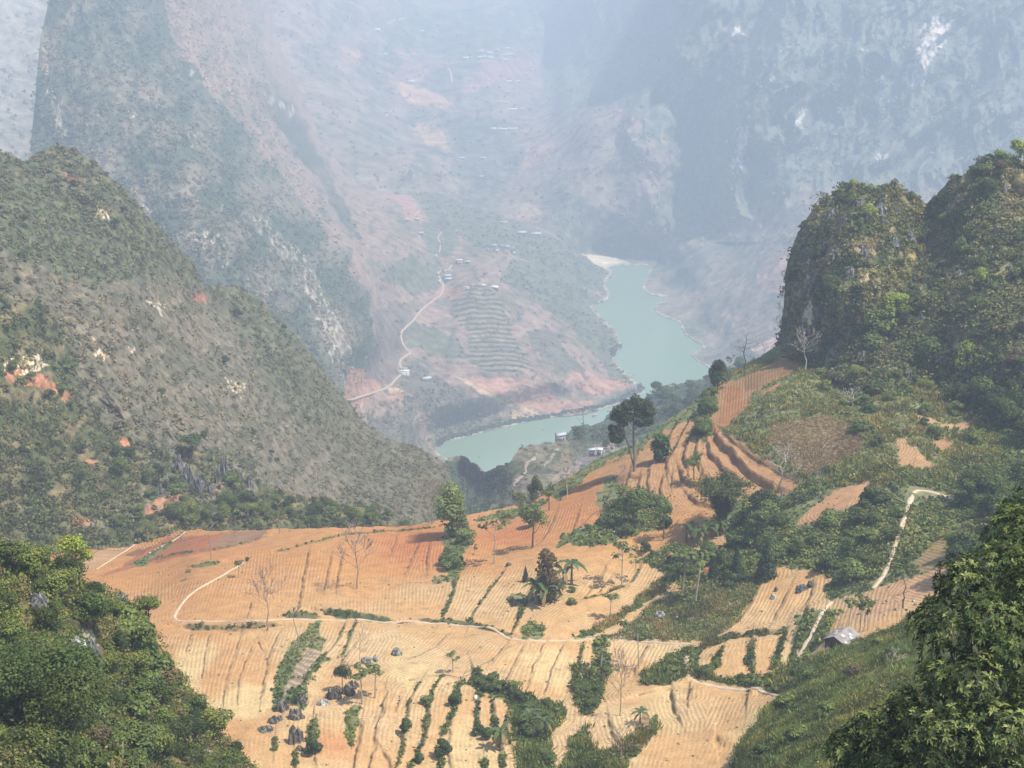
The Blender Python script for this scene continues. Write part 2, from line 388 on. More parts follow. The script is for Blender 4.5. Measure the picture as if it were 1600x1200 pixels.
def disp_A(s):
    x, y, z = s.P[..., 0], s.P[..., 1], s.P[..., 2]; px, py = s.PX, s.PY
    cm = sstep(60, -30, -linedist(px, py, cliffline, True)[0] * np.where(inpoly(px, py, cliffline), 1, -1))
    q = (px + .42 * py) / 175 + .35 * fbm(px / 300, py / 200, 3.3)
    r = ridged(q, py / 700, 1.7, 3); r2 = ridged(q * 3.1, py / 190, 4.7, 4); r3 = ridged(px / 22, py / 70, 2.7, 3)
    cl = 170 * r + 46 * r2 + 15 * r3
    gen = 20 * fbm(x / 320, y / 320, z / 320, 5) + 4.5 * ridged(x / 70, y / 70, z / 70, 4)
    riv = sstep(0, 60, np.where((px > 880) & (px < 1200) & (py > 380), linedist(px, py, riv_s, True)[0] * np.where(inpoly(px, py, riv_s), 0, 1), 200))
    return ((cl - 140) * cm + gen * (1 - .5 * cm)) * riv * np.where(py > 380, .45, 1)
A = Sheet(-320, 1920, 2.6, [(-320,-200),(700,-200),(850,-70),(1920,-70)], [(-320,640),(1920,640)], D_A, 400, disp_A, back=((400,-100),(900,-500)), ray_disp=True)
px, py = A.PX, A.PY; x, y, z = [A.P[..., i] for i in range(3)]
n1 = fbm(px / 60, py / 60, 0, 5); n2 = fbm(px / 14, py / 14, 3, 4); n3 = fbm(px / 5, py / 5, 6, 2); nst = fbm(px / 8 + py / 22, py / 16, 5, 5)
GRASS = (.235,.185,.135); FOR_SHADE = (.125,.145,.10); RED = (.40,.215,.15); ROCK = (.62,.54,.47); TAN = (.36,.29,.2)
c = mix(GRASS, (.16,.155,.105), sstep(-.2, .5, n1 + .4 * n2)); c = mix(c, (.09,.10,.065), sstep(.25, .7, n2 + .3 * n1) * .7)
lv = inpoly(px, py, [(-400,-500),(90,-500),(110,300),(-400,900)]); c = mix(c, mix((.33,.29,.21), (.22,.21,.15), sstep(-.2,.5,n2+.5*n3)), lv * 1.0)
for pl, cc, am in [([(600,125),(640,130),(665,140),(690,150),(710,160),(705,170),(680,165),(640,170),(632,150)], (.50,.30,.19), 5),
 ([(640,190),(690,200),(700,225),(710,240),(690,238),(660,215),(645,205)], (.50,.32,.2), 7), ([(533,70),(570,80),(585,92),(560,100),(533,98)], (.42,.25,.17), 5),
 ([(595,95),(650,95),(690,110),(670,130),(620,125),(600,120)], (.36,.23,.18), 8), ([(745,95),(830,88),(860,100),(850,115),(780,125),(720,155),(725,130),(750,110)], (.34,.20,.17), 6),
 ([(610,78),(650,76),(650,85),(625,88)], (.42,.26,.18), 4), ([(820,240),(850,215),(870,220),(860,245),(815,275)], (.38,.24,.18), 6),
 ([(805,330),(830,315),(850,330),(835,345),(812,345)], (.40,.28,.2), 6), ([(1180,430),(1215,400),(1235,385),(1250,420),(1235,460),(1190,455)], (.43,.25,.18), 6),
 ([(1065,460),(1095,455),(1100,475),(1075,480)], (.38,.26,.18), 4), ([(1120,490),(1165,495),(1180,510),(1150,520),(1110,520),(1080,525)], (.36,.25,.18), 5), ([(1170,545),(1225,520),(1240,545),(1200,560)], (.55,.33,.26), 3),
 ([(960,165),(1000,170),(1030,190),(1020,200),(960,185)], (.34,.22,.18), 7)]:
    c = mix(c, mix(cc, np.array(cc) * .8, sstep(-.3, .3, n3)), ragged(px, py, pl, am, 14, 1) * .9)
for pl, am in [([(650,20),(820,10),(830,60),(720,90),(600,70),(600,40)], 14), ([(560,60),(640,90),(600,130),(560,120)], 10), ([(660,130),(715,165),(730,120),(700,100),(660,105)], 8),
 ([(690,170),(760,180),(800,230),(820,260),(790,300),(720,290),(700,240),(640,280),(650,235),(700,220)], 14), ([(640,165),(670,170),(650,200),(630,195)], 8), ([(870,300),(960,330),(1030,390),(900,395),(860,340)], 16),
 ([(900,395),(1050,400),(1040,425),(1010,417),(930,404)], 6), ([(1075,500),(1105,490),(1120,515),(1080,530),(1062,505)], 6), ([(1020,400),(1090,390),(1120,430),(1060,450),(1010,430)], 14)]:
    c = mix(c, (.085,.105,.07), ragged(px, py, pl, am, 26, 2) * sstep(-.5, .3, n2 + .3) * .8)
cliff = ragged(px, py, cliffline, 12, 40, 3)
fc = mix(FOR_SHADE, (.13,.12,.075), sstep(.0, .6, nst)); fc = mix(fc, (.24,.22,.18), sstep(.45, .85, nst + .3 * n2) * .7)  # dark forest tone on the cliffs, with part of their shade in the colour
rockp = [([(1435,45),(1458,28),(1480,28),(1486,45),(1475,75),(1462,85),(1448,110),(1438,138),(1420,140),(1408,132),(1415,110),(1430,85),(1436,70)], 5),
 ([(1157,195),(1170,197),(1166,235),(1152,278),(1140,270),(1148,240)], 4), ([(1140,40),(1160,42),(1162,50),(1148,60),(1140,78),(1138,60)], 6), ([(1205,98),(1213,100),(1210,125),(1200,140),(1203,120)], 3),
 ([(1250,172),(1260,170),(1250,195),(1238,200)], 4), ([(1225,130),(1234,132),(1228,148)], 4), ([(1218,70),(1224,75),(1218,85)], 3), ([(1120,95),(1128,95),(1122,105)], 2), ([(1130,125),(1140,125),(1136,133)], 3), ([(1370,240),(1392,238),(1380,258),(1362,262)], 4), ([(1405,180),(1415,182),(1408,195)], 3),
 ([(1345,75),(1356,78),(1350,88)], 3), ([(1368,130),(1380,110),(1378,135)], 3)]
rk = np.zeros(px.shape, bool)
for pl, am in rockp: rk |= ragged(px, py, pl, am, 7, 5)
rk |= (nst > 1.0) & cliff & (py < 330)
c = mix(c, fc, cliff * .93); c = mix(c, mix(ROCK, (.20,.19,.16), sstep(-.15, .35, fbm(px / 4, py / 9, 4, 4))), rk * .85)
# contour terraces on the right bank
tl = ragged(px, py, [(1100,560),(1110,540),(1150,510),(1215,500),(1250,510),(1240,560),(1190,590),(1120,585)], 5, 20, 6)
c = mix(c, (.12,.11,.09), tl * (np.sin((py + .35 * px + 6 * fbm(px / 50, py / 40, 0, 2)) * 2 * pi / 8) > .35) * .6)
sand = ragged(px, py, [(908,397),(945,399),(985,410),(986,418),(962,421),(930,418)], 1.5, 8, 7); c = mix(c, (.56,.47,.36), sand)
rd, rs = linedist(px, py, riv_s, True); c = mix(c, (.40,.33,.25), (rd < 4.2) & (py > 400) & (rng.uniform(size=px.shape) < .75))
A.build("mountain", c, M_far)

wv = bpy.data.meshes.new("river")
def water():
    m, t, o = newmat("turquoise_river")
    p = nd(t, "ShaderNodeBsdfPrincipled"); p.inputs["Base Color"].default_value = (.20, .30, .195, 1); p.inputs["Roughness"].default_value = .22
    p.inputs["Specular IOR Level"].default_value = .4
    g = nd(t, "ShaderNodeNewGeometry"); n = nd(t, "ShaderNodeTexNoise"); n.inputs["Scale"].default_value = .25; n.inputs["Detail"].default_value = 4
    t.links.new(g.outputs["Position"], n.inputs["Vector"]); b = nd(t, "ShaderNodeBump"); b.inputs["Distance"].default_value = .25; b.inputs["Strength"].default_value = .5
    t.links.new(n.outputs[0], b.inputs["Height"]); t.links.new(b.outputs[0], p.inputs["Normal"]); t.links.new(p.outputs[0], o.inputs[0]); return m
link("river", mesh_from("river", [(-1200,1150,0),(1200,1150,0),(1200,4300,0),(-1200,4300,0)], np.array([[0,1,2,3]]), water()), kind="structure")

# ---------------------------------------------------------------- middle slopes left of the river
B_ctl = [(-200,-300,1950),(60,-300,1950),(200,-300,1950),(430,-300,3300),(75,0,1640),(60,130,1480),(110,225,1400),(200,100,1600),(300,0,2100),(400,0,2900),(200,300,1300),(300,200,1500),(400,200,1900),(440,150,2350),(480,180,2550),
 (300,350,1260),(400,350,1380),(480,300,1850),(560,280,2450),(560,400,1640),(500,500,1300),(560,540,1330),(590,560,1500),(540,640,1250),(600,480,1650),(0,500,1200),(200,500,1150),(300,700,1050),(500,700,1150),
 (640,300,2450),(620,400,1800),(650,480,1720),(630,560,1560),(600,620,1420),(560,660,1300),(620,680,1330),(700,400,1950),(690,450,1850),(740,450,1790),(790,380,2080),(790,345,2300),(880,390,2250),(930,415,2280),
 (740,560,1620),(800,450,1860),(860,420,2080),(850,500,1800),(760,620,1520),(700,620,1500),(830,560,1640),(880,600,1600),(900,540,1740),(920,460,2050),zpt(945,445,3),zpt(925,480,3),zpt(965,520,3),zpt(960,560,3),zpt(1005,608,2),
 (920,620,1600),zpt(870,652,2),zpt(760,675,2),zpt(700,690,3),zpt(660,700,10),(600,740,1250),(700,760,1300),(1100,700,1350),(500,820,1100),(1100,420,2300)]
tB = TPS(B_ctl, KD)
def D_B(px, py): return carve(px, py, tB(px, py), .08)[0]
def disp_B(s):
    x, y, z = s.P[..., 0], s.P[..., 1], s.P[..., 2]; px, py = s.PX, s.PY
    rm = sstep(640, 480, px - .25 * (py - 300))
    q = (px - .45 * py) / 90 + .5 * fbm(px / 200, py / 200, 8)
    r = ridged(q, py / 500, .5, 3); r2 = ridged(px / 17, py / 50, 6.6, 3)
    riv = sstep(0, 60, np.where((px > 620) & (py > 380), linedist(px, py, riv_s, True)[0] * np.where(inpoly(px, py, riv_s), 0, 1), 200))
    q2 = ridged((px - .8 * py) / 150, py / 300, 2.5, 2)
    return 1.4 * (rm * (9 * r + 5 * r2) +  7 * fbm(x / 130, y / 130, z / 130, 4) + 2.0 * ridged(x / 28, y / 28, z / 28, 3) + 1.3 * fbm(x / 7, y / 7, z / 7, 2)) * riv
B = Sheet(-300, 1130, 1.9, [(-300,700),(-100,500),(-40,420),(30,300),(47,235),(54,165),(57,125),(63,62),(76,0),(95,-140),(120,-260),(380,-260),(400,-80),(425,40),(455,110),(480,165),(505,225),(535,262),(570,275),(620,290),(660,298),(700,306),(740,325),(790,338),(830,352),(870,368),(895,386),(910,398),(928,412),(948,422),(960,470),(985,530),(1010,600),(1060,620),(1130,640)],
          [(-300,860),(500,860),(800,830),(1130,830)], D_B, 420, disp_B, ray_disp=True, jag=2.5, back=((40,-30),(120,-120),(200,-230)))
px, py = B.PX, B.PY
n1 = fbm(px / 55, py / 55, 1, 5); n2 = fbm(px / 13, py / 13, 3, 4); n3 = fbm(px / 4.5, py / 4.5, 6, 2); nd_ = fbm((px - .9 * py) / 14, (px + py) / 60, 5, 4)
slope = mix((.275,.19,.14), (.18,.15,.10), sstep(-.2, .5, n1 + .5 * nd_)); slope = mix(slope, (.09,.10,.06), sstep(.2, .65, n2 + .3 * nd_) * .75)
ridge = mix((.15,.135,.09), (.06,.078,.042), sstep(-.35, .3, n1 + .5 * n2)); ridge = mix(ridge, (.24,.185,.13), sstep(.35, .8, -n1 + .4 * nd_) * .7)
rpoly = [(0,-400),(330,-400),(250,0),(270,60),(320,130),(380,200),(430,260),(490,340),(545,400),(575,470),(592,540),(575,590),(545,640),(540,900),(-400,900),(-400,-400)]
rm = ragged(px, py, rpoly, 14, 40, 1); c = mix(slope, ridge, rm)
rp2 = [(385,120),(420,140),(455,165),(490,200),(480,215),(520,290),(560,350),(560,380),(500,290),(440,210),(400,160)]
c = mix(c, ridge * .8, ragged(px, py, rp2, 8, 20, 2) * .8)
def P_(base, polys, col, am, sc, sd, al=.9, thr=None):
    m = np.zeros(px.shape, bool)
    for pl in polys: m |= ragged(px, py, pl, am, sc, sd)
    return mix(base, col, m * al)
GR = mix((.075,.105,.06), (.12,.14,.08), sstep(-.4,.4,n2))
c = P_(c, [[(640,297),(700,300),(770,330),(800,345),(880,370),(930,405),(950,420),(950,460),(900,440),(840,420),(800,400),(740,385),(700,355),(660,330)], [(690,340),(720,380),(700,405),(670,395),(660,370)],
           [(800,405),(900,440),(950,470),(925,478),(960,520),(970,545),(955,560),(1005,608),(960,600),(900,520),(840,470),(780,440)], [(590,440),(640,400),(700,430),(690,450),(640,460)],
           [(620,500),(700,520),(740,560),(700,560),(640,540)], [(660,660),(700,640),(760,650),(800,655),(740,675),(680,690)], [(925,635),(985,610),(1000,618),(950,640),(925,650)]], GR, 10, 26, 3, .8)
c = P_(c, [[(620,270),(560,262),(575,285),(620,315),(640,345),(660,350),(650,320)], [(687,447),(730,447),(725,462),(712,470),(690,465),(680,470)], [(720,590),(800,590),(860,600),(870,640),(850,645),(790,625),(740,600)],
           [(860,630),(925,625),(920,640),(870,652),(850,650)], [(545,570),(600,600),(560,640),(530,640)], [(900,575),(985,600),(975,612),(930,615),(880,600)], [(640,600),(660,605),(625,625),(600,622)]], (.40,.21,.145), 5, 16, 4, .85)
c = P_(c, [[(700,580),(740,600),(790,628),(835,640),(820,645),(760,620)], [(605,603),(632,606),(610,615)], [(625,620),(655,612),(640,624)], [(800,640),(840,642),(845,655),(800,655)]], (.45,.32,.2), 3, 10, 5, .9)
c = P_(c, [[(645,598),(655,596),(652,604),(640,606)]], (.16,.26,.12), 1, 8, 6, .9)
c = P_(c, [[(590,490),(625,470),(640,500),(630,560),(600,600),(570,590),(585,540)]], (.13,.10,.085), 10, 24, 12, .7)
c = P_(c, [[(640,560),(690,590),(760,640),(800,660),(740,670),(640,640),(620,600)], [(820,520),(850,510),(900,560),(925,590),(870,580),(830,550)], [(560,660),(640,640),(650,700),(560,720)]], mix((.13,.115,.09),(.09,.10,.06),sstep(-.2,.3,n3)), 10, 22, 7, .85)
# contour terraces below the hamlet
tp = ragged(px, py, [(705,470),(735,450),(765,450),(790,475),(800,520),(830,575),(790,590),(760,580),(730,560),(735,520),(710,500)], 5, 20, 8)
tt = np.sin((py + 4 * fbm(px / 40, py / 60, 0, 2) - .0012 * (px - 760) ** 2) * 2 * pi / 7.5)
c = mix(c, (.23,.20,.13), tp * .7); c = mix(c, (.05,.065,.04), tp * (tt > .15) * .85)
tq = ragged(px, py, [(770,585),(860,590),(870,630),(800,625)], 3, 16, 9); c = mix(c, (.22,.13,.09), tq * (tt > .3) * .6)
# pale rock faces on the ridge
nv = fbm(px / 5, py / 17, 9, 4) + .5 * fbm(px / 60, py / 60, 4, 2)
for pl in [[(203,175),(213,180),(208,200),(202,195)], [(205,280),(240,330),(235,350),(215,300)], [(330,385),(365,395),(350,420),(330,400)], [(380,330),(420,340),(415,370),(385,350)], [(290,350),(350,370),(350,400),(300,380)], [(510,530),(540,560),(530,600),(515,580)],
           [(415,135),(430,150),(425,165),(412,150)], [(435,158),(465,170),(460,182),(438,175)], [(380,108),(400,105),(400,120),(385,118)], [(300,108),(304,110),(303,122),(297,118)], [(385,85),(398,90),(392,95)], [(400,340),(470,390),(560,560),(540,600),(480,470)], [(455,275),(470,300),(462,300)], [(65,60),(110,230),(95,220),(70,130)], [(238,162),(245,165),(242,172)]]:
    m = ragged(px, py, pl, 6, 12, 10); c = mix(c, (.40,.345,.28), m * (nv > .1) * .8)
c = mix(c, (.40,.35,.29), (nv > .85) * rm * (py > 120) * .7)
rd, rs = linedist(px, py, riv_s, True); c = mix(c, (.42,.36,.28), (rd < 4.0) & (py > 400) & (fbm(px / 20, py / 20, 2, 2) > -.1))
B.build("hill", c, M_mid)
Bc = c

# ---------------------------------------------------------------- left hill
C_sil = [(-300,120),(-60,215),(0,233),(22,242),(40,252),(58,238),(85,228),(110,230),(140,247),(170,275),(200,300),(230,335),(262,368),(285,395),(305,420),(322,450),(345,446),(372,448),(400,462),(425,490),(450,512),(480,545),(510,585),(545,630),(575,665),(610,688),(650,698),(685,712),(702,735),(715,790),(760,870)]
C_ctl = [(-300,120,700),(0,233,760),(90,228,800),(200,300,800),(300,420,830),(350,447,870),(450,512,880),(560,650,900),(690,712,900),(760,860,800),(0,400,640),(0,600,560),(0,830,500),(200,450,700),(200,600,620),(200,830,520),(350,560,760),(400,700,690),(400,830,600),(560,760,780),(620,860,700),(-300,600,520),(110,400,700)]
tC = TPS(C_ctl)
def disp_C(s):
    x, y, z = s.P[..., 0], s.P[..., 1], s.P[..., 2]; px, py = s.PX, s.PY
    q = ridged((px - .55 * py) / 120, (px + py) / 500, 1.5, 3)
    return 8 * q + 8 * fbm(x / 60, y / 60, z / 60, 4) + 1.5 * ridged(x / 11, y / 11, z / 11, 3) + .8 * fbm(x / 3, y / 3, z / 3, 2)
C = Sheet(-300, 760, 1.8, C_sil, [(-300,900),(760,920)], tC, 380, disp_C, jag=5, ray_disp=True, tint=(1.02, .98, .9))
px, py = C.PX, C.PY
n1 = fbm(px / 50, py / 50, 11, 5); n2 = fbm(px / 12, py / 12, 13, 4); n3 = fbm(px / 4, py / 4, 16, 2)
grass = mix((.18,.155,.115), (.12,.115,.08), sstep(-.3, .4, n1 + .5 * n2)); grass = mix(grass, (.10,.105,.06), sstep(.0, .5, n3 + .5 * n2) * .6); forest = mix((.06,.072,.045), (.115,.115,.07), sstep(-.3, .4, n2))
gp = [(-300,330),(60,400),(150,440),(290,425),(330,470),(380,520),(415,590),(470,650),(520,700),(550,750),(540,800),(450,800),(380,720),(300,700),(200,690),(130,620),(90,520),(-300,470)]
gm = sstep(-.25, .3, (linedist(px, py, gp, True)[0] * np.where(inpoly(px, py, gp), 1, -1)) / 45 + .8 * n1 + .5 * n2); forest = mix(forest, (.105,.10,.065), sstep(420, 560, px)); c = mix(forest * 1.15, grass, gm); c = mix(c, forest, sstep(.2, .55, n2 + .2 * n1) * gm * .8)  # forest tone towards the right carries shadow and haze in its colour
c = mix(c, mix((.08,.10,.05), (.14,.145,.08), sstep(-.3,.4,n3)), ragged(px, py, [(-300,250),(60,290),(200,330),(260,400),(150,430),(0,400),(-300,330)], 20, 40, 2) * sstep(-.4,.3,n2) * .75)
for pl in [[(305,455),(322,462),(325,475),(300,470)], [(100,270),(130,290),(110,285)]]: c = mix(c, (.36,.17,.12), ragged(px, py, pl, 5, 12, 3) * .8)
nv = fbm(px / 4, py / 9, 9, 4)
for pl in [[(145,325),(172,330),(170,345),(150,342)], [(350,590),(385,600),(378,622),(355,605)], [(140,525),(165,545),(160,570),(150,560)], [(200,540),(212,545),(208,552)], [(225,465),(260,480),(250,492)]]:
    c = mix(c, (.55,.47,.36), ragged(px, py, pl, 5, 10, 4) * (nv > .05) * .9)
C.build("hillside", c, M_near)
Cc = c; Cg = gm

# ---------------------------------------------------------------- lower left spur with crags
S_sil = [(-300,430),(0,458),(30,470),(60,478),(80,505),(95,545),(105,590),(112,625),(125,655),(170,690),(215,715),(245,728),(262,712),(285,706),(300,712),(335,716),(345,712),(360,716),(375,735),(392,745),(405,768),(440,775),(480,780),(520,788),(560,797),(590,812),(620,822),(660,835),(720,845),(760,870)]
S_ctl = [(-300,430,520),(0,460,560),(60,480,580),(110,620,560),(170,690,540),(300,710,545),(400,770,540),(560,797,540),(640,830,540),(760,870,560),(0,600,510),(0,830,440),(110,740,490),(200,830,465),(300,800,490),(400,830,485),(-300,700,420),(620,900,480),(300,950,430),(0,950,400)]
tS = TPS(S_ctl)
def disp_S(s):
    x, y, z = s.P[..., 0], s.P[..., 1], s.P[..., 2]; px, py = s.PX, s.PY
    return 2.6 * fbm(x / 40, y / 40, z / 40, 4) + 1.0 * ridged(x / 9, y / 9, z / 9, 3) + .6 * fbm(x / 2.4, y / 2.4, z / 2.4, 2)
S = Sheet(-300, 760, 1.8, S_sil, [(-300,960),(760,960)], tS, 260, disp_S, tint=(1.12, 1.02, .88))
px, py = S.PX, S.PY
n1 = fbm(px / 40, py / 40, 21, 5); n2 = fbm(px / 11, py / 11, 23, 4)
c = mix((.075,.09,.04), (.17,.15,.09), sstep(-.2, .5, n1 + .3 * n2)); c = mix(c, (.035,.05,.025), sstep(.1, .5, n2))
for pl in [[(0,585),(30,580),(50,590),(80,610),(112,630),(90,632),(50,610),(0,605)], [(215,800),(245,780),(290,772),(285,785),(250,800),(225,812)], [(110,820),(140,815),(135,832),(112,830)], [(175,690),(215,700),(210,712),(185,705)], [(330,765),(350,762),(345,775)], [(130,720),(150,725),(145,740)]]:
    c = mix(c, mix((.42,.185,.115), (.30,.17,.11), sstep(-.3, .3, n2)), ragged(px, py, pl, 5, 14, 1) * .9)
nv = fbm(px / 3.5, py / 10, 9, 4)
c = mix(c, (.62,.55,.42), ragged(px, py, [(0,565),(60,558),(64,575),(40,590),(15,590),(0,580)], 4, 9, 2) * (nv > -.05) * .9)
c = mix(c, (.17,.17,.17), ragged(px, py, [(260,710),(400,720),(400,790),(250,800),(190,840),(100,850),(180,790)], 10, 16, 3) * (nv > .15) * .8)
S.build("rocky_hill", c, M_near)

# ---------------------------------------------------------------- near bank of the river, behind the fields
R_sil = [(600,790),(660,765),(690,718),(712,711),(735,716),(752,732),(765,738),(775,728),(795,727),(808,712),(812,705),(835,700),(850,694),(868,698),(876,688),(888,676),(900,672),(940,664),(955,648),(985,640),(1010,628),(1035,610),(1060,600),(1090,592),(1120,578),(1180,560),(1300,560)]
R_ctl = [(600,790,760),(660,765,830),(700,725,900),(755,750,930),(775,735,760),(810,705,780),(860,698,800),(900,672,900),(985,640,950),(1060,600,980),(1120,578,980),(1300,560,900),(750,800,700),(820,760,700),(900,740,720),(940,700,800),(1020,660,850),(1100,640,850),(700,880,600),(900,880,560),(1200,800,700)]
tR = TPS(R_ctl, 1.2)
def disp_R(s):
    x, y, z = s.P[..., 0], s.P[..., 1], s.P[..., 2]
    return 3 * fbm(x / 45, y / 45, z / 45, 4) + 1.2 * ridged(x / 14, y / 14, z / 14, 3)
R = Sheet(600, 1300, 1.8, R_sil, [(600,900),(1300,900)], tR, 180, disp_R)
px, py = R.PX, R.PY
n1 = fbm(px / 30, py / 30, 31, 5); n2 = fbm(px / 9, py / 9, 33, 4)
c = mix((.17,.145,.095), (.09,.095,.05), sstep(-.2, .4, n1 + .4 * n2))
c = mix(c, (.055,.075,.04), ragged(px, py, [(560,900),(600,780),(700,715),(757,750),(800,725),(765,790),(740,830),(900,900)], 8, 20, 1))
c = mix(c, (.07,.095,.055), ragged(px, py, [(870,680),(900,660),(960,640),(1040,600),(1300,540),(1300,900),(1060,700),(960,700),(920,700)], 8, 20, 2))
c = mix(c, (.28,.215,.17), ragged(px, py, [(880,735),(930,705),(1000,690),(990,720),(900,770),(850,800),(820,800),(840,770)], 8, 16, 3) * .85)
c = mix(c, (.13,.13,.14), ragged(px, py, [(900,715),(960,700),(975,705),(930,735),(890,740)], 6, 8, 4) * (n2 > .0) * .8)
c = mix(c, (.4,.3,.24), linedist(px, py, [(835,718),(822,728),(818,742),(808,752),(806,768),(811,778)])[0] < 2.0)
c = mix(c, (.27,.245,.20), (linedist(px, py, [(870,708),(855,722),(850,730)])[0] < 1.5))
c = mix(c, (.4,.38,.36), ragged(px, py, [(768,742),(788,730),(783,756),(770,770),(762,770)], 2, 6, 5) * (fbm(px / 2.6, py / 14, 2, 2) > .25))
R.build("river_hills", c, M_near)
Rs = R
# ---------------------------------------------------------------- the fields
F_sil = [(-60,905),(60,870),(120,860),(150,858),(200,852),(230,838),(262,830),(330,828),(400,828),(435,826),(500,824),(560,824),(620,825),(660,818),(700,808),(740,803),(780,796),(820,786),(850,772),(872,752),(890,742),(915,728),(940,714),(965,704),(1000,690),(1020,674),(1045,655),(1072,636),(1095,616),(1115,602),(1140,584),(1170,566),(1200,548),(1225,536),(1260,540),(1320,545),(1400,565),(1480,600),(1540,612),(1600,630),(1700,660),(1800,690)]
F_ctl = [(0,900,400),(60,870,430),(150,870,430),(262,832,470),(400,828,440),(500,825,425),(620,826,425),(700,812,425),(790,798,430),(872,755,440),(940,716,450),(1020,676,455),(1095,618,475),(1160,575,490),(1225,538,500),(1320,548,500),(1480,600,430),(1600,630,405),(1800,690,380),
 (300,880,395),(500,880,385),(700,880,378),(272,970,345),(400,972,338),(500,966,338),(600,969,335),(700,973,332),(800,997,318),(900,1003,318),(1000,1003,318),(1080,1005,312),(300,1100,290),(150,1000,330),(400,1200,258),(600,1060,300),(600,1200,258),(800,1090,285),(800,1200,256),(1000,1090,284),(1000,1200,250),(1200,1090,272),(1150,1200,246),
 (850,880,365),(900,930,340),(1000,860,368),(950,800,395),(1000,760,405),(1100,760,395),(1100,680,430),(1050,720,418),(1200,760,385),(1200,680,410),(1200,620,440),(1300,620,430),(1300,700,395),(1300,780,365),(1180,950,322),(1250,900,330),(1300,960,305),(1400,700,385),(1400,800,345),(1500,800,340),(1400,620,420),(1500,680,395),(1600,700,378),(1600,900,280),(1800,800,345),(1440,920,300),(1310,1000,282),(1300,1100,250),(1500,1100,240),(1250,1030,290)]
tF = TPS(F_ctl)
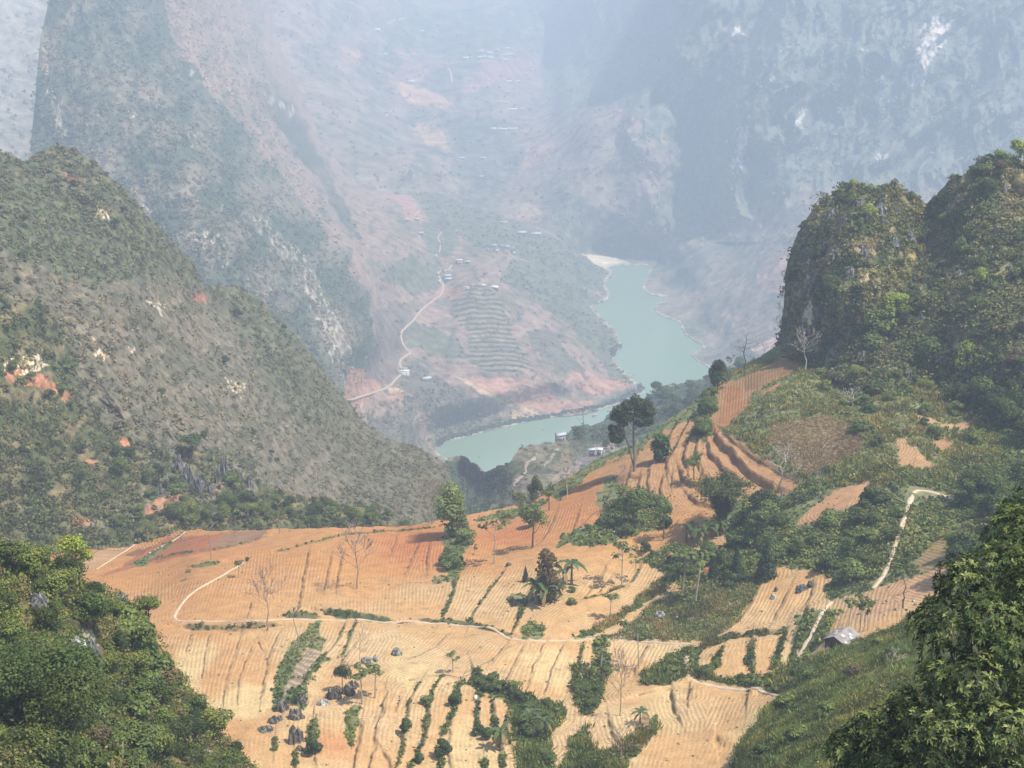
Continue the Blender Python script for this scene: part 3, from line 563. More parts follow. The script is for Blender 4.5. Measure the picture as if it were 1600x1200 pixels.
# terrace edges (top to bottom / left to right): points, half-width m, step m, greenness
EDG = [
 ([(483,862),(478,885),(474,905),(470,935),(463,958)],.5,.3,.2),([(518,868),(512,900),(508,922)],.4,.25,.2),([(538,862),(531,890),(526,922)],.4,.25,.2),([(622,838),(612,864)],.3,.15,.3),([(655,850),(640,885),(634,898)],.25,.15,.2),([(672,852),(668,872),(668,892)],.3,.2,.2),
 ([(712,900),(708,925),(700,945),(690,965)],.7,.3,.9),([(788,892),(775,910),(750,942),(738,960),(732,976)],.55,.3,.6),([(850,880),(832,920),(815,955),(800,990)],.6,.3,.7),([(738,868),(745,850)],.4,.2,.5),
 ([(540,970),(530,995),(510,1020),(490,1045)],.4,.25,.5),([(557,972),(545,998),(535,1028)],.4,.25,.8),([(405,1000),(412,1015)],.2,.1,.1),([(418,1045),(412,1070),(408,1092)],.5,.3,.3),
 ([(380,975),(372,1010),(355,1060),(350,1100)],.25,.12,.1),([(330,985),(322,1020),(318,1060)],.25,.12,.1),([(440,985),(425,1015),(418,1040)],.25,.12,.1),([(300,990),(292,1020)],.2,.1,.1),
 ([(602,1080),(597,1115),(587,1145),(585,1165),(577,1205)],.4,.3,.1),([(618,1128),(617,1105),(632,1072)],.25,.2,.1),([(657,1064),(640,1092),(636,1115),(630,1140),(630,1165),(618,1205)],.6,.45,.5),([(692,1052),(675,1080),(668,1108),(667,1130),(660,1160),(650,1180),(640,1210)],.6,.4,.6),
 ([(722,1058),(714,1078),(710,1105),(700,1130),(690,1150)],.9,.35,1.),([(748,1070),(747,1098),(744,1128),(746,1135)],.5,.35,.6),([(768,1092),(772,1130),(780,1160),(786,1210)],.6,.4,.7),([(565,1128),(560,1160),(553,1205)],.5,.4,.1),([(598,1172),(608,1188),(612,1210)],.6,.4,.3),([(740,1045),(748,1060),(775,1075),(800,1090),(825,1100)],1.1,.6,1.),
 ([(640,1060),(690,1052),(722,1055)],.3,.15,.1),([(756,1180),(758,1210)],.8,.3,1.),([(688,1165),(690,1205)],.8,.4,1.),
 ([(912,1006),(905,1035),(896,1060)],.5,.3,.7),([(882,1010),(868,1035),(862,1055),(852,1085)],.3,.2,.2),([(852,1008),(835,1040),(822,1085)],.3,.2,.2),([(820,1008),(800,1045),(790,1070)],.25,.15,.1),([(790,1008),(765,1040)],.25,.15,.1),([(850,1120),(853,1100)],.5,.3,.9),
 ([(800,1010),(745,1045),(720,1058)],.2,.15,.1),([(700,990),(680,1010),(640,1030)],.2,.1,.1),
 ([(1130,1008),(1120,1028),(1118,1042),(1108,1050)],.9,.35,1.),([(1175,998),(1172,1028),(1178,1052)],.9,.35,1.),([(1085,1040),(1087,1020),(1105,1005),(1135,996),(1170,990),(1215,988),(1235,980)],.8,.4,1.),
 ([(1190,903),(1172,945),(1150,975),(1113,998)],.35,.2,.5),([(1235,918),(1222,945),(1208,972)],.35,.25,.2),([(1272,905),(1268,930),(1255,950)],.4,.25,.4),([(1228,985),(1215,1020),(1208,1050)],.8,.3,1.),([(1262,950),(1250,985),(1240,1020),(1236,1040)],.6,.2,.9),
 ([(1003,882),(985,912)],.4,.25,.9),([(960,895),(935,925),(900,935)],.25,.15,.1),([(1040,870),(975,877),(940,868)],.3,.2,.5),([(975,915),(940,930),(912,936)],.8,.35,.9),([(950,882),(935,905),(915,930)],.25,.2,.1),
 ([(1118,680),(1122,692),(1140,706),(1152,722),(1170,742),(1190,752),(1212,760)],.9,1.1,.15),([(1105,690),(1107,708),(1118,720),(1130,732),(1150,745)],.8,.8,.1),([(1128,676),(1150,700),(1180,720),(1235,748)],.4,.5,.3),([(1092,682),(1086,708),(1094,738)],.35,.6,.1),
 ([(1062,733),(1068,748),(1085,760)],.8,.9,.1),([(1022,715),(1014,735),(1012,752),(1016,780)],.3,.5,.1),([(1036,742),(1031,762),(1035,783)],.8,.6,.1),([(1052,736),(1050,762)],.4,.4,.1),([(1082,650),(1070,668),(1058,690),(1048,712)],.5,.5,.8),([(1058,662),(1045,685),(1040,695)],.5,.5,.6),([(1008,722),(1030,716)],.4,.5,.1),([(1075,690),(1068,715),(1074,738)],.5,.8,.1),([(1040,712),(1043,742)],.3,.5,.1),([(1000,742),(994,772)],.4,.6,.1),([(984,735),(972,776)],.4,.5,.1),([(922,757),(960,746),(1002,742)],.4,.5,.3),([(938,728),(985,712),(1012,700)],.4,.5,.5),([(1000,702),(1040,688),(1070,664)],.35,.6,.1),([(1100,745),(1108,765),(1128,775)],.6,.8,.1),([(1075,770),(1090,785),(1120,790)],.5,.7,.1),([(950,775),(940,800)],.3,.4,.1),
 ([(1100,640),(1085,668),(1075,690)],.6,.4,.9),([(1000,700),(990,722)],.4,.3,.2),([(905,800),(898,825),(892,838)],.3,.25,.2),([(960,790),(930,800),(905,828),(880,850)],.3,.2,.3),([(870,800),(855,835),(840,850)],.25,.15,.2),
 ([(1062,810),(1040,838)],.3,.2,.3),([(430,862),(470,852),(505,842),(530,836),(560,833),(600,831),(650,828),(690,822)],.55,.25,.9),([(195,884),(230,876),(300,862),(345,855),(400,842),(420,836)],.6,.3,.8),([(300,884),(315,884),(345,878)],.9,.4,.9),
 ([(600,918),(640,912),(690,910)],.25,.15,.1),([(545,928),(600,918)],.25,.12,.1),([(1130,1080),(1100,1075),(1072,1060),(1066,1045)],.0,.5,.2),
 ([(280,975),(272,968),(273,955)],.7,.3,.3),([(442,961),(500,962)],1.5,.5,.8),([(501,954),(530,960),(575,965),(615,969)],1.6,.6,1.),([(650,968),(690,970),(735,974),(800,992)],.7,.3,.8),
 ([(460,1170),(462,1200)],.4,.3,.9),([(490,1120),(488,1150),(492,1180)],.9,.6,.9),([(430,1150),(428,1175)],.5,.3,.6),([(1000,1085),(1060,1070)],.5,.4,.4),([(1050,1075),(1052,1100),(1058,1115)],.8,.6,.1),([(1078,1080),(1076,1098)],.5,.5,.1),([(952,1120),(958,1145),(968,1165)],.7,.4,.4),([(1170,1085),(1168,1095),(1175,1088)],.5,.5,.1),([(1120,1170),(1118,1150),(1125,1160)],.6,.5,.1),
 ([(1385,755),(1400,765),(1410,768)],.8,.6,.9),([(284,977),(305,979),(340,981),(385,979),(440,977)],1.0,.5,.5),([(395,940),(388,965)],.2,.1,.1),([(395,1010),(375,1060),(372,1100)],.2,.12,.1),([(455,1090),(445,1110)],.3,.2,.3),([(1012,1010),(1000,1030),(990,1060)],.3,.2,.3),([(560,1000),(540,1030),(520,1060)],.25,.15,.2),([(800,1100),(790,1130),(800,1170)],.4,.3,.5),([(705,1140),(700,1170),(705,1205)],.4,.3,.3),([(1360,752),(1350,775),(1340,790)],.3,.2,.7)]
GUIDE = [[(640,845),(632,900),(628,960)],[(560,905),(560,960)],[(600,915),(596,962)],[(420,860),(410,965)],[(350,905),(330,965)],[(450,975),(440,1010)],[(1050,1095),(1075,1130),(1060,1200)],[(1150,1090),(1100,1200)],[(340,1100),(370,1140)],[(740,850),(720,900)],[(950,880),(900,905),(820,960)],[(200,900),(190,960)],[(1140,600),(1135,660)],[(1205,690),(1270,698),(1348,704)],[(1215,660),(1290,652)],[(1290,800),(1360,752)]]
Fx = lambda pts: [tuple(q) for q in W(np.array(pts, float)[:, 0], np.array(pts, float)[:, 1], tF(np.array(pts, float)[:, 0], np.array(pts, float)[:, 1]))[:, :2]]
PATHS = [("path", [(384,876),(360,892),(335,908),(305,925),(285,943),(275,958),(273,967),(285,971),(330,972),(400,972),(450,968),(500,966),(550,967),(600,969),(650,971),(700,973),(740,977),(775,984),(797,997),(830,1003),(870,1003),(915,1002),(960,1002),(1010,1004),(1050,1006),(1082,1005)], .37),
         ("path", [(1075,1027),(1071,1040),(1076,1055),(1090,1066),(1115,1072),(1150,1075),(1180,1077),(1200,1083),(1222,1090)], .6),
         ("path", [(1492,780),(1470,771),(1442,766),(1428,770),(1419,790),(1412,815),(1402,845),(1392,875),(1380,900),(1365,920)], .5),
         ("path", [(1300,942),(1288,955),(1277,975),(1268,995),(1255,1015),(1247,1032)], .5),
         ("path", [(232,866),(262,850),(290,832)], .25),("path", [(150,890),(185,868),(210,850)], .25)]
GREEN = [
 [(1128,680),(1125,674),(1160,645),(1180,612),(1200,600),(1215,585),(1140,595),(1130,580),(1230,530),(1300,540),(1360,550),(1450,560),(1540,530),(1600,470),(1820,350),(1820,1300),(1480,1300),(1478,890),(1440,898),(1400,912),(1380,915),(1340,930),(1300,905),(1270,890),(1190,885),(1130,865),(1118,840),(1112,800),(1150,780),(1205,776),(1246,762),(1243,750),(1200,727),(1160,700)],
 [(895,850),(930,820),(945,790),(985,770),(1000,760),(1030,770),(1050,790),(1040,825),(1000,835),(965,845),(930,855)],
 [(975,985),(1010,950),(1040,925),(1100,918),(1190,905),(1178,930),(1160,955),(1130,985),(1110,1000),(1000,1003),(940,1002)],
 [(888,1000),(925,982),(955,965),(985,945),(1005,925),(1030,905),(1050,890),(1055,905),(1035,925),(1005,945),(975,965),(945,985),(930,1000)],
 [(1003,875),(1030,858),(1060,852),(1110,855),(1140,865),(1190,885),(1190,905),(1150,915),(1100,925),(1070,925),(1050,895),(1020,890)],
 [(690,840),(700,815),(728,812),(735,850),(722,868),(725,885),(712,905),(700,900),(695,870)],[(672,905),(690,897),(712,898),(700,910),(680,912)],
 [(424,1112),(430,1060),(445,1020),(462,1000),(490,970),(503,966),(496,985),(508,1000),(500,1020),(515,1030),(480,1060),(478,1110),(450,1100)],
 [(998,1068),(1012,1050),(1040,1030),(1060,1018),(1078,1012),(1083,1030),(1070,1045),(1072,1062),(1050,1072),(1020,1070)],
 [(738,1046),(752,1060),(780,1072),(806,1084),(830,1098),(850,1120),(840,1130),(812,1108),(780,1092),(752,1082),(740,1070)],
 [(802,1092),(830,1088),(850,1100),(880,1105),(882,1118),(862,1140),(858,1170),(865,1230),(815,1230),(806,1180),(800,1130)],
 [(900,1042),(910,1045),(922,1060),(930,1030),(925,1010),(945,1005),(955,1030),(948,1060),(942,1085),(925,1110),(915,1115),(900,1095),(896,1070)],
 [(868,1230),(885,1185),(892,1150),(918,1135),(920,1170),(958,1168),(980,1160),(1010,1140),(1025,1115),(1028,1140),(1000,1172),(985,1190),(965,1230)],
 [(1078,1010),(1085,1035),(1092,1048),(1120,1058),(1160,1062),(1210,1056),(1238,1040),(1246,1030),(1256,1050),(1240,1085),(1215,1085),(1180,1072),(1120,1066),(1090,1058),(1078,1045)],
 [(1244,1000),(1262,965),(1290,955),(1310,955),(1300,975),(1290,1000),(1270,1020),(1250,1050)],[(1235,975),(1262,958),(1285,952),(1270,965),(1250,975)],[(1300,905),(1345,905),(1370,915),(1330,930),(1300,940),(1285,925)],
 [(205,885),(240,862),(272,840),(285,832),(262,858),(245,870),(222,886)],[(860,775),(872,752),(915,726),(965,700),(1000,684),(1072,632),(1100,612),(1105,640),(1080,655),(1040,672),(1000,705),(950,720),(930,735),(905,755),(875,780)],
 [(930,785),(948,745),(965,745),(975,770),(940,790)],[(740,812),(800,795),(860,775),(850,790),(800,806),(745,815)],[(870,855),(880,835),(930,822),(935,832),(900,850)],
 [(1096,618),(1120,600),(1114,650),(1100,692),(1084,682),(1090,650)],[(812,985),(830,970),(850,985),(845,1000),(815,1000)],[(540,1110),(560,1100),(562,1128),(548,1170),(538,1150)],[(790,930),(830,925),(850,940),(800,945)],[(1300,960),(1290,985),(1260,990)]]
DRY = [[(1198,668),(1240,655),(1290,648),(1330,665),(1352,690),(1345,705),(1300,725),(1262,742),(1230,720),(1210,700)],[(440,1090),(478,1010),(505,1015),(470,1070)],[(990,1145),(1000,1120),(1012,1110),(1024,1125),(1018,1145)]]
SOILP = [([(1400,686),(1413,685),(1424,700),(1432,694),(1440,712),(1464,728),(1455,732),(1430,730),(1403,724)],(.52,.36,.22)),([(1430,686),(1450,692),(1478,684),(1492,695),(1488,705),(1470,706),(1460,698),(1432,690)],(.50,.33,.2)),
 ([(1432,641),(1448,652),(1478,664),(1512,660),(1520,650),(1516,668),(1500,675),(1455,665),(1433,655)],(.52,.37,.23)),([(1240,822),(1270,792),(1302,768),(1330,758),(1360,752),(1348,782),(1320,795),(1285,812)],(.58,.37,.23)),
 ([(1110,700),(1118,672),(1128,640),(1138,604),(1158,605),(1160,625),(1172,618),(1168,640),(1140,668),(1128,676)],(.47,.25,.12)),([(1188,612),(1225,597),(1210,608),(1190,622)],(.5,.27,.13)),
 ([(1340,932),(1380,915),(1412,905),(1440,898),(1478,884),(1482,905),(1460,925),(1420,940),(1380,962),(1345,975),(1325,958)],(.60,.41,.26)),([(1160,590),(1220,560),(1260,560),(1230,590),(1200,600),(1165,612)],(.34,.22,.12)),
 ([(1245,1000),(1250,985),(1262,960),(1240,990)],(.58,.4,.24)),([(1020,880),(1060,855),(1100,850),(1060,868)],(.55,.36,.2)),([(1110,880),(1130,860),(1120,900),(1095,895)],(.5,.22,.12)),([(1080,845),(1130,835),(1140,845),(1100,862),(1085,860)],(.60,.42,.24)),
 ([(1005,945),(1060,912),(1050,925),(1020,942),(1000,962),(960,995),(925,995),(990,965)],(.6,.43,.26)),([(1430,880),(1455,850),(1478,838),(1478,860),(1478,882),(1440,895)],(.34,.27,.15))]

def post_F(s):
    ex = s.P[..., 0]; ey = s.P[..., 1]
    best = np.full(ex.shape, 1e9); dz = np.zeros(ex.shape); s.weed = np.zeros(ex.shape); s.bank = np.zeros(ex.shape)
    wob = .9 * fbm(ex / 5, ey / 5, 1, 3)
    for pts, wd, stp, gr in EDG:
        q = np.array(Fx(smooth_line(pts, 2)))
        lo = q.min(0) - 14; hi = q.max(0) + 14
        js, is_ = np.where((ex > lo[0]) & (ex < hi[0]) & (ey > lo[1]) & (ey < hi[1]))
        if len(js) == 0: continue
        X, Y = ex[js, is_], ey[js, is_]; d, sg = linedist(X, Y, q)
        L = np.hypot(*(q[-1] - q[0])); e0 = np.hypot(X - q[0, 0], Y - q[0, 1]); e1 = np.hypot(X - q[-1, 0], Y - q[-1, 1])
        fade = sstep(0, 2.5, np.minimum(e0, e1) + .4)
        dd = d * sg + wob[js, is_] * .5
        prof = np.tanh(dd / .28) * np.exp(-np.abs(dd) / 3.2) * stp * fade * 1.2
        dz[js, is_] += prof
        w = wd * (.62 + .75 * wob[js, is_]) * fade * (1.35 if gr > .5 else .75)
        m = sstep(w + .22, np.maximum(w - .12, 0), d + .0 * X); s.weed[js, is_] = np.maximum(s.weed[js, is_], m * (.35 + .65 * gr) * (gr > .4) )
        s.bank[js, is_] = np.maximum(s.bank[js, is_], sstep(w * .4 + .2, .06, np.abs(dd + .08)) * (gr <= .4) * sstep(-.6, .1, wob[js, is_]))
        best[js, is_] = np.minimum(best[js, is_], d)
    for g in GUIDE:
        q = Fx(smooth_line(g, 2)); q_ = np.array(q); lo = q_.min(0) - 30; hi = q_.max(0) + 30
        m = (ex > lo[0]) & (ex < hi[0]) & (ey > lo[1]) & (ey < hi[1])
        best[m] = np.minimum(best[m], linedist(ex[m], ey[m], q)[0])
    far = best > 1e8; best[far] = (ex * .8 + ey * .25)[far]
    s.rowc = best
    s.P = s.P.copy(); s.P[..., 2] += dz + .45 * fbm(ex / 22, ey / 22, 0, 3) + .05 * fbm(ex / 1.5, ey / 1.5, 0, 2)
F = Sheet(-60, 1800, 1.55, F_sil, [(-60,1290),(1800,1290)], tF, 470, None, post=post_F, back=((18,-9),(60,-60),(160,-220)), jag=2)
px, py = F.PX, F.PY; X, Y = F.P[..., 0], F.P[..., 1]
n1 = fbm(X / 30, Y / 30, 41, 4); n2 = fbm(X / 7, Y / 7, 43, 4); n3 = fbm(X / 1.6, Y / 1.6, 46, 3)
STRAW = (.63,.42,.22); PALE = (.66,.49,.29); ORNG = (.60,.325,.14); REDO = (.56,.235,.11); BRN = (.40,.235,.13)
c = mix(STRAW, PALE, sstep(-.3, .5, n1 + .3 * n2)); c = mix(c, ORNG, sstep(960, 860, py + 40 * n1) * sstep(900, 700, px) * .8)
c = mix(c, ORNG, sstep(760, 900, px) * sstep(900, 820, py) * .8); c = mix(c, np.array(ORNG) * .92, sstep(480, 330, px + 30 * n2) * .65)
c = mix(c, (.70,.55,.31), sstep(.0, .35, fbm(X / 14, Y / 38, 12, 2)) * sstep(960, 1040, py) * .9); c = mix(c, REDO, np.exp(-(((px - 655 + 40 * n2) / 75) ** 2 + ((py - 855) / 38) ** 2)) * .95); c = mix(c, REDO, np.exp(-(((px - 800) / 60) ** 2 + ((py - 835) / 22) ** 2)) * .9)
c = mix(c, REDO, np.exp(-(((px - 900) / 50) ** 2 + ((py - 790) / 45) ** 2)) * .6); c = mix(c, REDO, np.exp(-(((px - 520) / 40) ** 2 + ((py - 1165) / 22) ** 2)) * .6)
c = mix(c, (.46,.30,.18), sstep(840, 760, py) * sstep(900, 980, px) * .85); c = mix(c, (.55,.29,.13), np.exp(-(((px - 300) / 120) ** 2 + ((py - 870) / 20) ** 2)) * .5)
c = mix(c, (.42,.17,.10), ragged(px, py, [(140,905),(190,885),(260,840),(420,826),(410,840),(340,856),(200,890)], 3, 12, 1) * .85)
c = mix(c, (.33,.25,.18), ragged(px, py, [(320,858),(345,835),(410,826),(420,832),(380,848)], 3, 12, 2) * .7); c = mix(c, (.5,.4,.28), ragged(px, py, [(60,900),(140,862),(220,848),(190,866),(140,890)], 5, 12, 3) * .6)
c = mix(c, (.16,.09,.06), ragged(px, py, [(195,866),(215,858),(240,856),(225,866),(205,872)], 3, 8, 4) * .7)
pl = fbm(X / 3, Y / 3, 3, 3); c = mix(c, (.34,.28,.16), sstep(.45, .75, pl) * .45)
GRS = mix((.10,.13,.045), (.19,.20,.085), sstep(-.3, .4, n2 + .4 * n3)); GRS = mix(GRS, (.05,.07,.03), sstep(.25, .6, n2 - .3 * n3) * .8); GRS = mix(GRS, (.28,.22,.13), sstep(.2, .6, n1 - .5 * n2) * .6)
gm = np.zeros(px.shape)
for k, g in enumerate(GREEN): gm = np.maximum(gm, ragged(px, py, g, 4.5, 11, k))
for g, cc in SOILP: gm = gm * (1 - ragged(px, py, g, 2.5, 9, 77))
c = mix(c, GRS, gm)
for g, cc in SOILP: c = mix(c, np.array(cc) * (1 + .12 * n2[..., None]), ragged(px, py, g, 2.5, 9, 77) * 1.)
dry = np.zeros(px.shape)
for g in DRY: dry = np.maximum(dry, ragged(px, py, g, 4, 10, 5))
c = mix(c, mix((.27,.19,.12), (.40,.31,.20), sstep(-.1, .4, n3 + .8 * np.sin((py + .3 * px * -1 + 3 * n2) * 2 * pi / 9))), dry)
meadow = ragged(px, py, GREEN[2], 4, 11, 2); c = mix(c, (.20,.22,.10), meadow * .6); c = mix(c, (.5,.42,.28), meadow * sstep(.1, .5, n2 + .012 * (py - 960)) * .7)
g2 = ragged(px, py, [(1170,600),(1260,570),(1400,600),(1520,610),(1480,640),(1400,650),(1300,660),(1210,640),(1150,660)], 6, 14, 8); c = mix(c, mix((.16,.20,.06), (.24,.25,.11), sstep(-.2,.4,n3)), g2 * gm * .75 * sstep(-.5,.1,n2))
lg = inpoly(px, py, [(1125,676),(1200,600),(1560,590),(1560,900),(1290,900),(1240,760),(1150,700)]); c = mix(c, mix((.17,.175,.075), (.26,.235,.13), sstep(-.2,.4,n2 + .5*n3)), lg * gm * .6)
c = mix(c, mix((.055,.075,.03), (.13,.14,.055), sstep(-.3, .5, n3)), F.weed * sstep(-.75, -.2, n3 + F.weed)); c = mix(c, (.20,.125,.08), F.bank * .75)
gm = np.maximum(gm, F.weed)
F.gm = gm * (1 - .95 * dry); F.dry = dry
c = np.clip(c, .01, 1) * (1 - (1 - mix((.77,.675,.55), (.80,.735,.64), sstep(900, 1000, py))) * np.clip(1 - gm, 0, 1)[..., None])
soil = np.clip(1 - gm * (1 - dry), 0, 1) * (.35 + .65 * sstep(-.45, .15, n1 + .4 * n2))
F.build("field", c, M_soil, attrs={"rowc": F.rowc, "soil": soil})

def drape(sheet, name, pts, hw, mat, lift=.12, col=(.66,.52,.36), thick=.15):
    p = np.array(smooth_line(pts, 5)); P = sheet.at(p[:, 0], p[:, 1]); T = np.gradient(P, axis=0); T[:, 2] = 0; T /= np.linalg.norm(T, axis=1)[:, None] + 1e-9
    Nn = np.stack([T[:, 1], -T[:, 0], 0 * T[:, 0]], 1); k = len(P)
    w = hw * (1 + .55 * fbm(np.arange(k) * .37, 0 * P[:, 0], 3, 3))[:, None]
    up = np.array([0, 0, 1.]); rows = [P - Nn * w * 1.15 - up * thick, P - Nn * w + up * lift, P + up * (lift + .03), P + Nn * w + up * lift, P + Nn * w * 1.15 - up * thick]
    V = np.stack(rows, 1).reshape(-1, 3); Q = [(i * 5 + j, i * 5 + j + 1, (i + 1) * 5 + j + 1, (i + 1) * 5 + j) for i in range(k - 1) for j in range(4)]
    cc = np.array(col) * (1 + .1 * fbm(V[:, 0] / 2, V[:, 1] / 2, 0, 3))[:, None]
    return link(name, mesh_from(name, V, np.array(Q), mat, cc), kind="structure")
for nm, pts, hw in PATHS: drape(F, nm, pts, hw, M_path, col=(.58,.45,.30) if hw > .45 else (.54,.41,.27))
ROAD = [(540,626),(565,618),(590,610),(605,604),(618,592),(628,580),(624,570),(625,562),(632,556),(640,550),(632,542),(627,532),(626,520),(632,512),(645,500),(652,490),(662,480),(675,470),(688,460),(692,450),(690,440),(684,430),(686,424),(700,421),(706,414)]
drape(B, "road", ROAD, 1.9, M_path, .35, (.44,.33,.25), 1.5)
for pp, hw in [([(565,630),(563,640),(570,655),(573,665)], 1.3), ([(686,395),(688,380),(684,372),(690,362)], 1.2), ([(640,345),(650,338),(655,328),(645,338)], 1.2)]: drape(B, "track", pp, hw, M_path, .3, (.46,.32,.24), 1.2)
for pp in [[(605,38),(615,32),(632,28)], [(602,182),(606,176),(614,170)], [(700,106),(704,114),(706,128)], [(545,2),(560,10),(572,18)]]: drape(A, "track", pp, 3.2, M_path, .8, (.48,.35,.28), 3)

# ---------------------------------------------------------------- crag and scrub hill at the right
E_sil = [(1216,545),(1219,520),(1222,495),(1226,470),(1226,440),(1230,410),(1238,385),(1248,360),(1256,345),(1270,330),(1285,315),(1300,303),(1315,290),(1330,282),(1345,286),(1360,290),(1380,286),(1395,280),(1402,286),(1412,296),(1425,306),(1440,312),(1447,318),(1455,312),(1463,305),(1470,296),(1480,282),(1495,272),(1510,270),(1522,262),(1532,250),(1545,242),(1560,246),(1580,250),(1600,246),(1640,238),(1720,235),(1800,240),(1900,250),(2100,260)]
E_ctl = [(1216,545,505),(1222,495,512),(1228,420,520),(1240,380,525),(1250,500,488),(1256,350,520),(1300,303,520),(1335,284,515),(1400,282,512),(1447,323,506),(1430,400,484),(1470,296,500),(1530,252,492),(1290,540,468),(1280,450,478),(1330,350,488),(1340,450,462),(1330,560,455),(1400,350,490),(1410,440,470),(1380,520,455),(1390,600,430),(1450,380,492),(1460,450,465),(1450,600,436),(1520,350,472),(1520,450,448),(1500,560,432),(1600,246,500),(1600,330,472),(1600,450,438),(1600,560,412),(1540,620,412),(1720,240,510),(1720,400,445),(1720,600,390),(2100,260,530),(2100,500,440),(2100,700,380),(1300,700,400),(1500,700,395)]
tE = TPS(E_ctl)
def disp_E(s):
    x, y, z = s.P[..., 0], s.P[..., 1], s.P[..., 2]; px, py = s.PX, s.PY
    rk = sstep(1480, 1300, px)
    return 3.2 * fbm(x / 24, y / 24, z / 24, 4) + 5 * fbm(x / 60, y / 60, z / 60, 2) + rk * 1.6 * ridged(px / 26, py / 110, 2.2, 3) + .9 * ridged(x / 6, y / 6, z / 9, 3) - .6 + (1 - rk) * 2 * ridged((px + .5 * py) / 120, py / 300, 4, 2)
E = Sheet(1216, 2100, 1.6, E_sil, [(1216,552),(1225,575),(1300,590),(1400,620),(1460,640),(1540,660),(1700,680),(2100,760)], tE, 330, disp_E, tint=(1.02, 1.0, .85), jag=6, ray_disp=True)
px, py = E.PX, E.PY; x, y, z = [E.P[..., i] for i in range(3)]
n1 = fbm(px / 40, py / 40, 51, 5); n2 = fbm(px / 10, py / 10, 53, 4); nst = fbm(px / 7, py / 28, 55, 4)
c = mix((.07,.09,.04), (.19,.17,.09), sstep(-.2, .4, n1 + .4 * n2)); c = mix(c, (.28,.23,.15), sstep(.2, .6, n2 + .4 * n1) * .8)
c = mix(c, mix((.09,.09,.085), (.22,.21,.19), sstep(-.1, .6, nst)), ragged(px, py, [(1200,400),(1260,360),(1300,400),(1290,470),(1330,520),(1330,600),(1200,600)], 8, 14, 1) * sstep(-.3, .2, nst) * .9)
c = mix(c, (.46,.42,.36), (ragged(px, py, [(1259,410),(1264,410),(1266,470),(1272,500),(1270,505),(1262,495)], 2, 8, 2) | ragged(px, py, [(1256,480),(1268,490),(1275,515),(1268,510),(1254,500)], 3, 6, 3)) * (nst > -.3))
for pl in [[(1330,380),(1350,370),(1368,372),(1370,390),(1345,410),(1330,395)], [(1340,430),(1365,420),(1360,440),(1340,445)], [(1560,300),(1595,290),(1600,320),(1570,325)]]:
    c = mix(c, mix((.34,.26,.17), (.45,.38,.27), sstep(0, .4, n2)), ragged(px, py, pl, 6, 10, 4) * .8)
for pl in [[(1340,330),(1410,310),(1440,330),(1400,350),(1350,345)], [(1360,470),(1420,400),(1460,360),(1440,400),(1400,460),(1370,500)], [(1530,262),(1600,252),(1650,240),(1640,290),(1560,280)]]:
    c = mix(c, (.22,.185,.09), ragged(px, py, pl, 6, 14, 5) * sstep(-.5, .2, n2))
E.build("crag_hill", c, M_near)

# ---------------------------------------------------------------- wooded spur lower left, grassy slope lower right
G_sil = [(-400,760),(-60,830),(0,852),(40,862),(80,880),(110,905),(150,925),(185,940),(215,955),(232,985),(255,1015),(275,1045),(290,1075),(310,1100),(335,1130),(355,1155),(375,1180),(395,1205),(430,1250),(480,1320)]
G_ctl = [(-400,760,150),(0,852,185),(80,880,190),(150,925,195),(215,955,200),(255,1015,205),(290,1075,205),(355,1155,205),(430,1250,200),(480,1320,190),(0,1000,160),(100,1000,172),(200,1080,180),(0,1200,125),(150,1200,145),(280,1200,170),(-400,1200,100),(-400,1000,125),(0,1400,100),(300,1400,140)]
tG = TPS(G_ctl)
def disp_G(s):
    x, y, z = s.P[..., 0], s.P[..., 1], s.P[..., 2]
    return 1.0 * fbm(x / 12, y / 12, z / 12, 4) + .35 * ridged(x / 3, y / 3, z / 3, 3)
G = Sheet(-400, 480, 3, G_sil, [(-400,1420),(480,1420)], tG, 200, disp_G, back=((10,-12),(40,-60),(60,-90)), tint=(1.15, 1.05, .8))
px, py = G.PX, G.PY; n2 = fbm(px / 14, py / 14, 61, 4)
c = mix((.05,.06,.028), (.13,.11,.06), sstep(-.2, .4, n2))
c = mix(c, (.34,.33,.31), ragged(px, py, [(110,990),(140,985),(150,1000),(155,1030),(140,1050),(115,1055),(108,1030)], 4, 9, 1) * (fbm(px / 4, py / 14, 4, 3) > -.05))
G.build("wooded_spur", c, M_near)
H_sil = [(1120,1300),(1140,1230),(1150,1170),(1172,1140),(1200,1105),(1222,1088),(1240,1060),(1262,1035),(1290,1022),(1320,1008),(1345,998),(1372,990),(1400,975),(1430,958),(1460,940),(1500,928),(1600,935),(1700,950),(2000,970)]
H_ctl = [(1120,1300,205),(1150,1170,222),(1222,1088,238),(1290,1022,250),(1345,998,250),(1430,958,250),(1500,928,243),(1700,950,228),(2000,970,215),(1200,1200,190),(1300,1100,205),(1400,1050,210),(1500,1000,205),(1350,1200,160),(1500,1200,140),(1700,1000,165),(1300,1400,110),(1600,1400,90),(1500,1620,62),(1200,1620,80),(1900,1620,60),(2000,1200,110)]
tH = TPS(H_ctl)
H = Sheet(1120, 2000, 2.2, H_sil, [(1120,1650),(2000,1650)], tH, 320, lambda s: .5 * fbm(s.P[..., 0] / 10, s.P[..., 1] / 10, s.P[..., 2] / 10, 4) + .12 * ridged(s.P[..., 0] / 2, s.P[..., 1] / 2, 0, 3), back=((6,-5),(20,-24),(30,-60)), tint=(1.15, 1.05, .8), jag=5)
px, py = H.PX, H.PY; X, Y = H.P[..., 0], H.P[..., 1]; n1 = fbm(X / 10, Y / 10, 71, 4); n2 = fbm(X / 2.5, Y / 2.5, 73, 4)
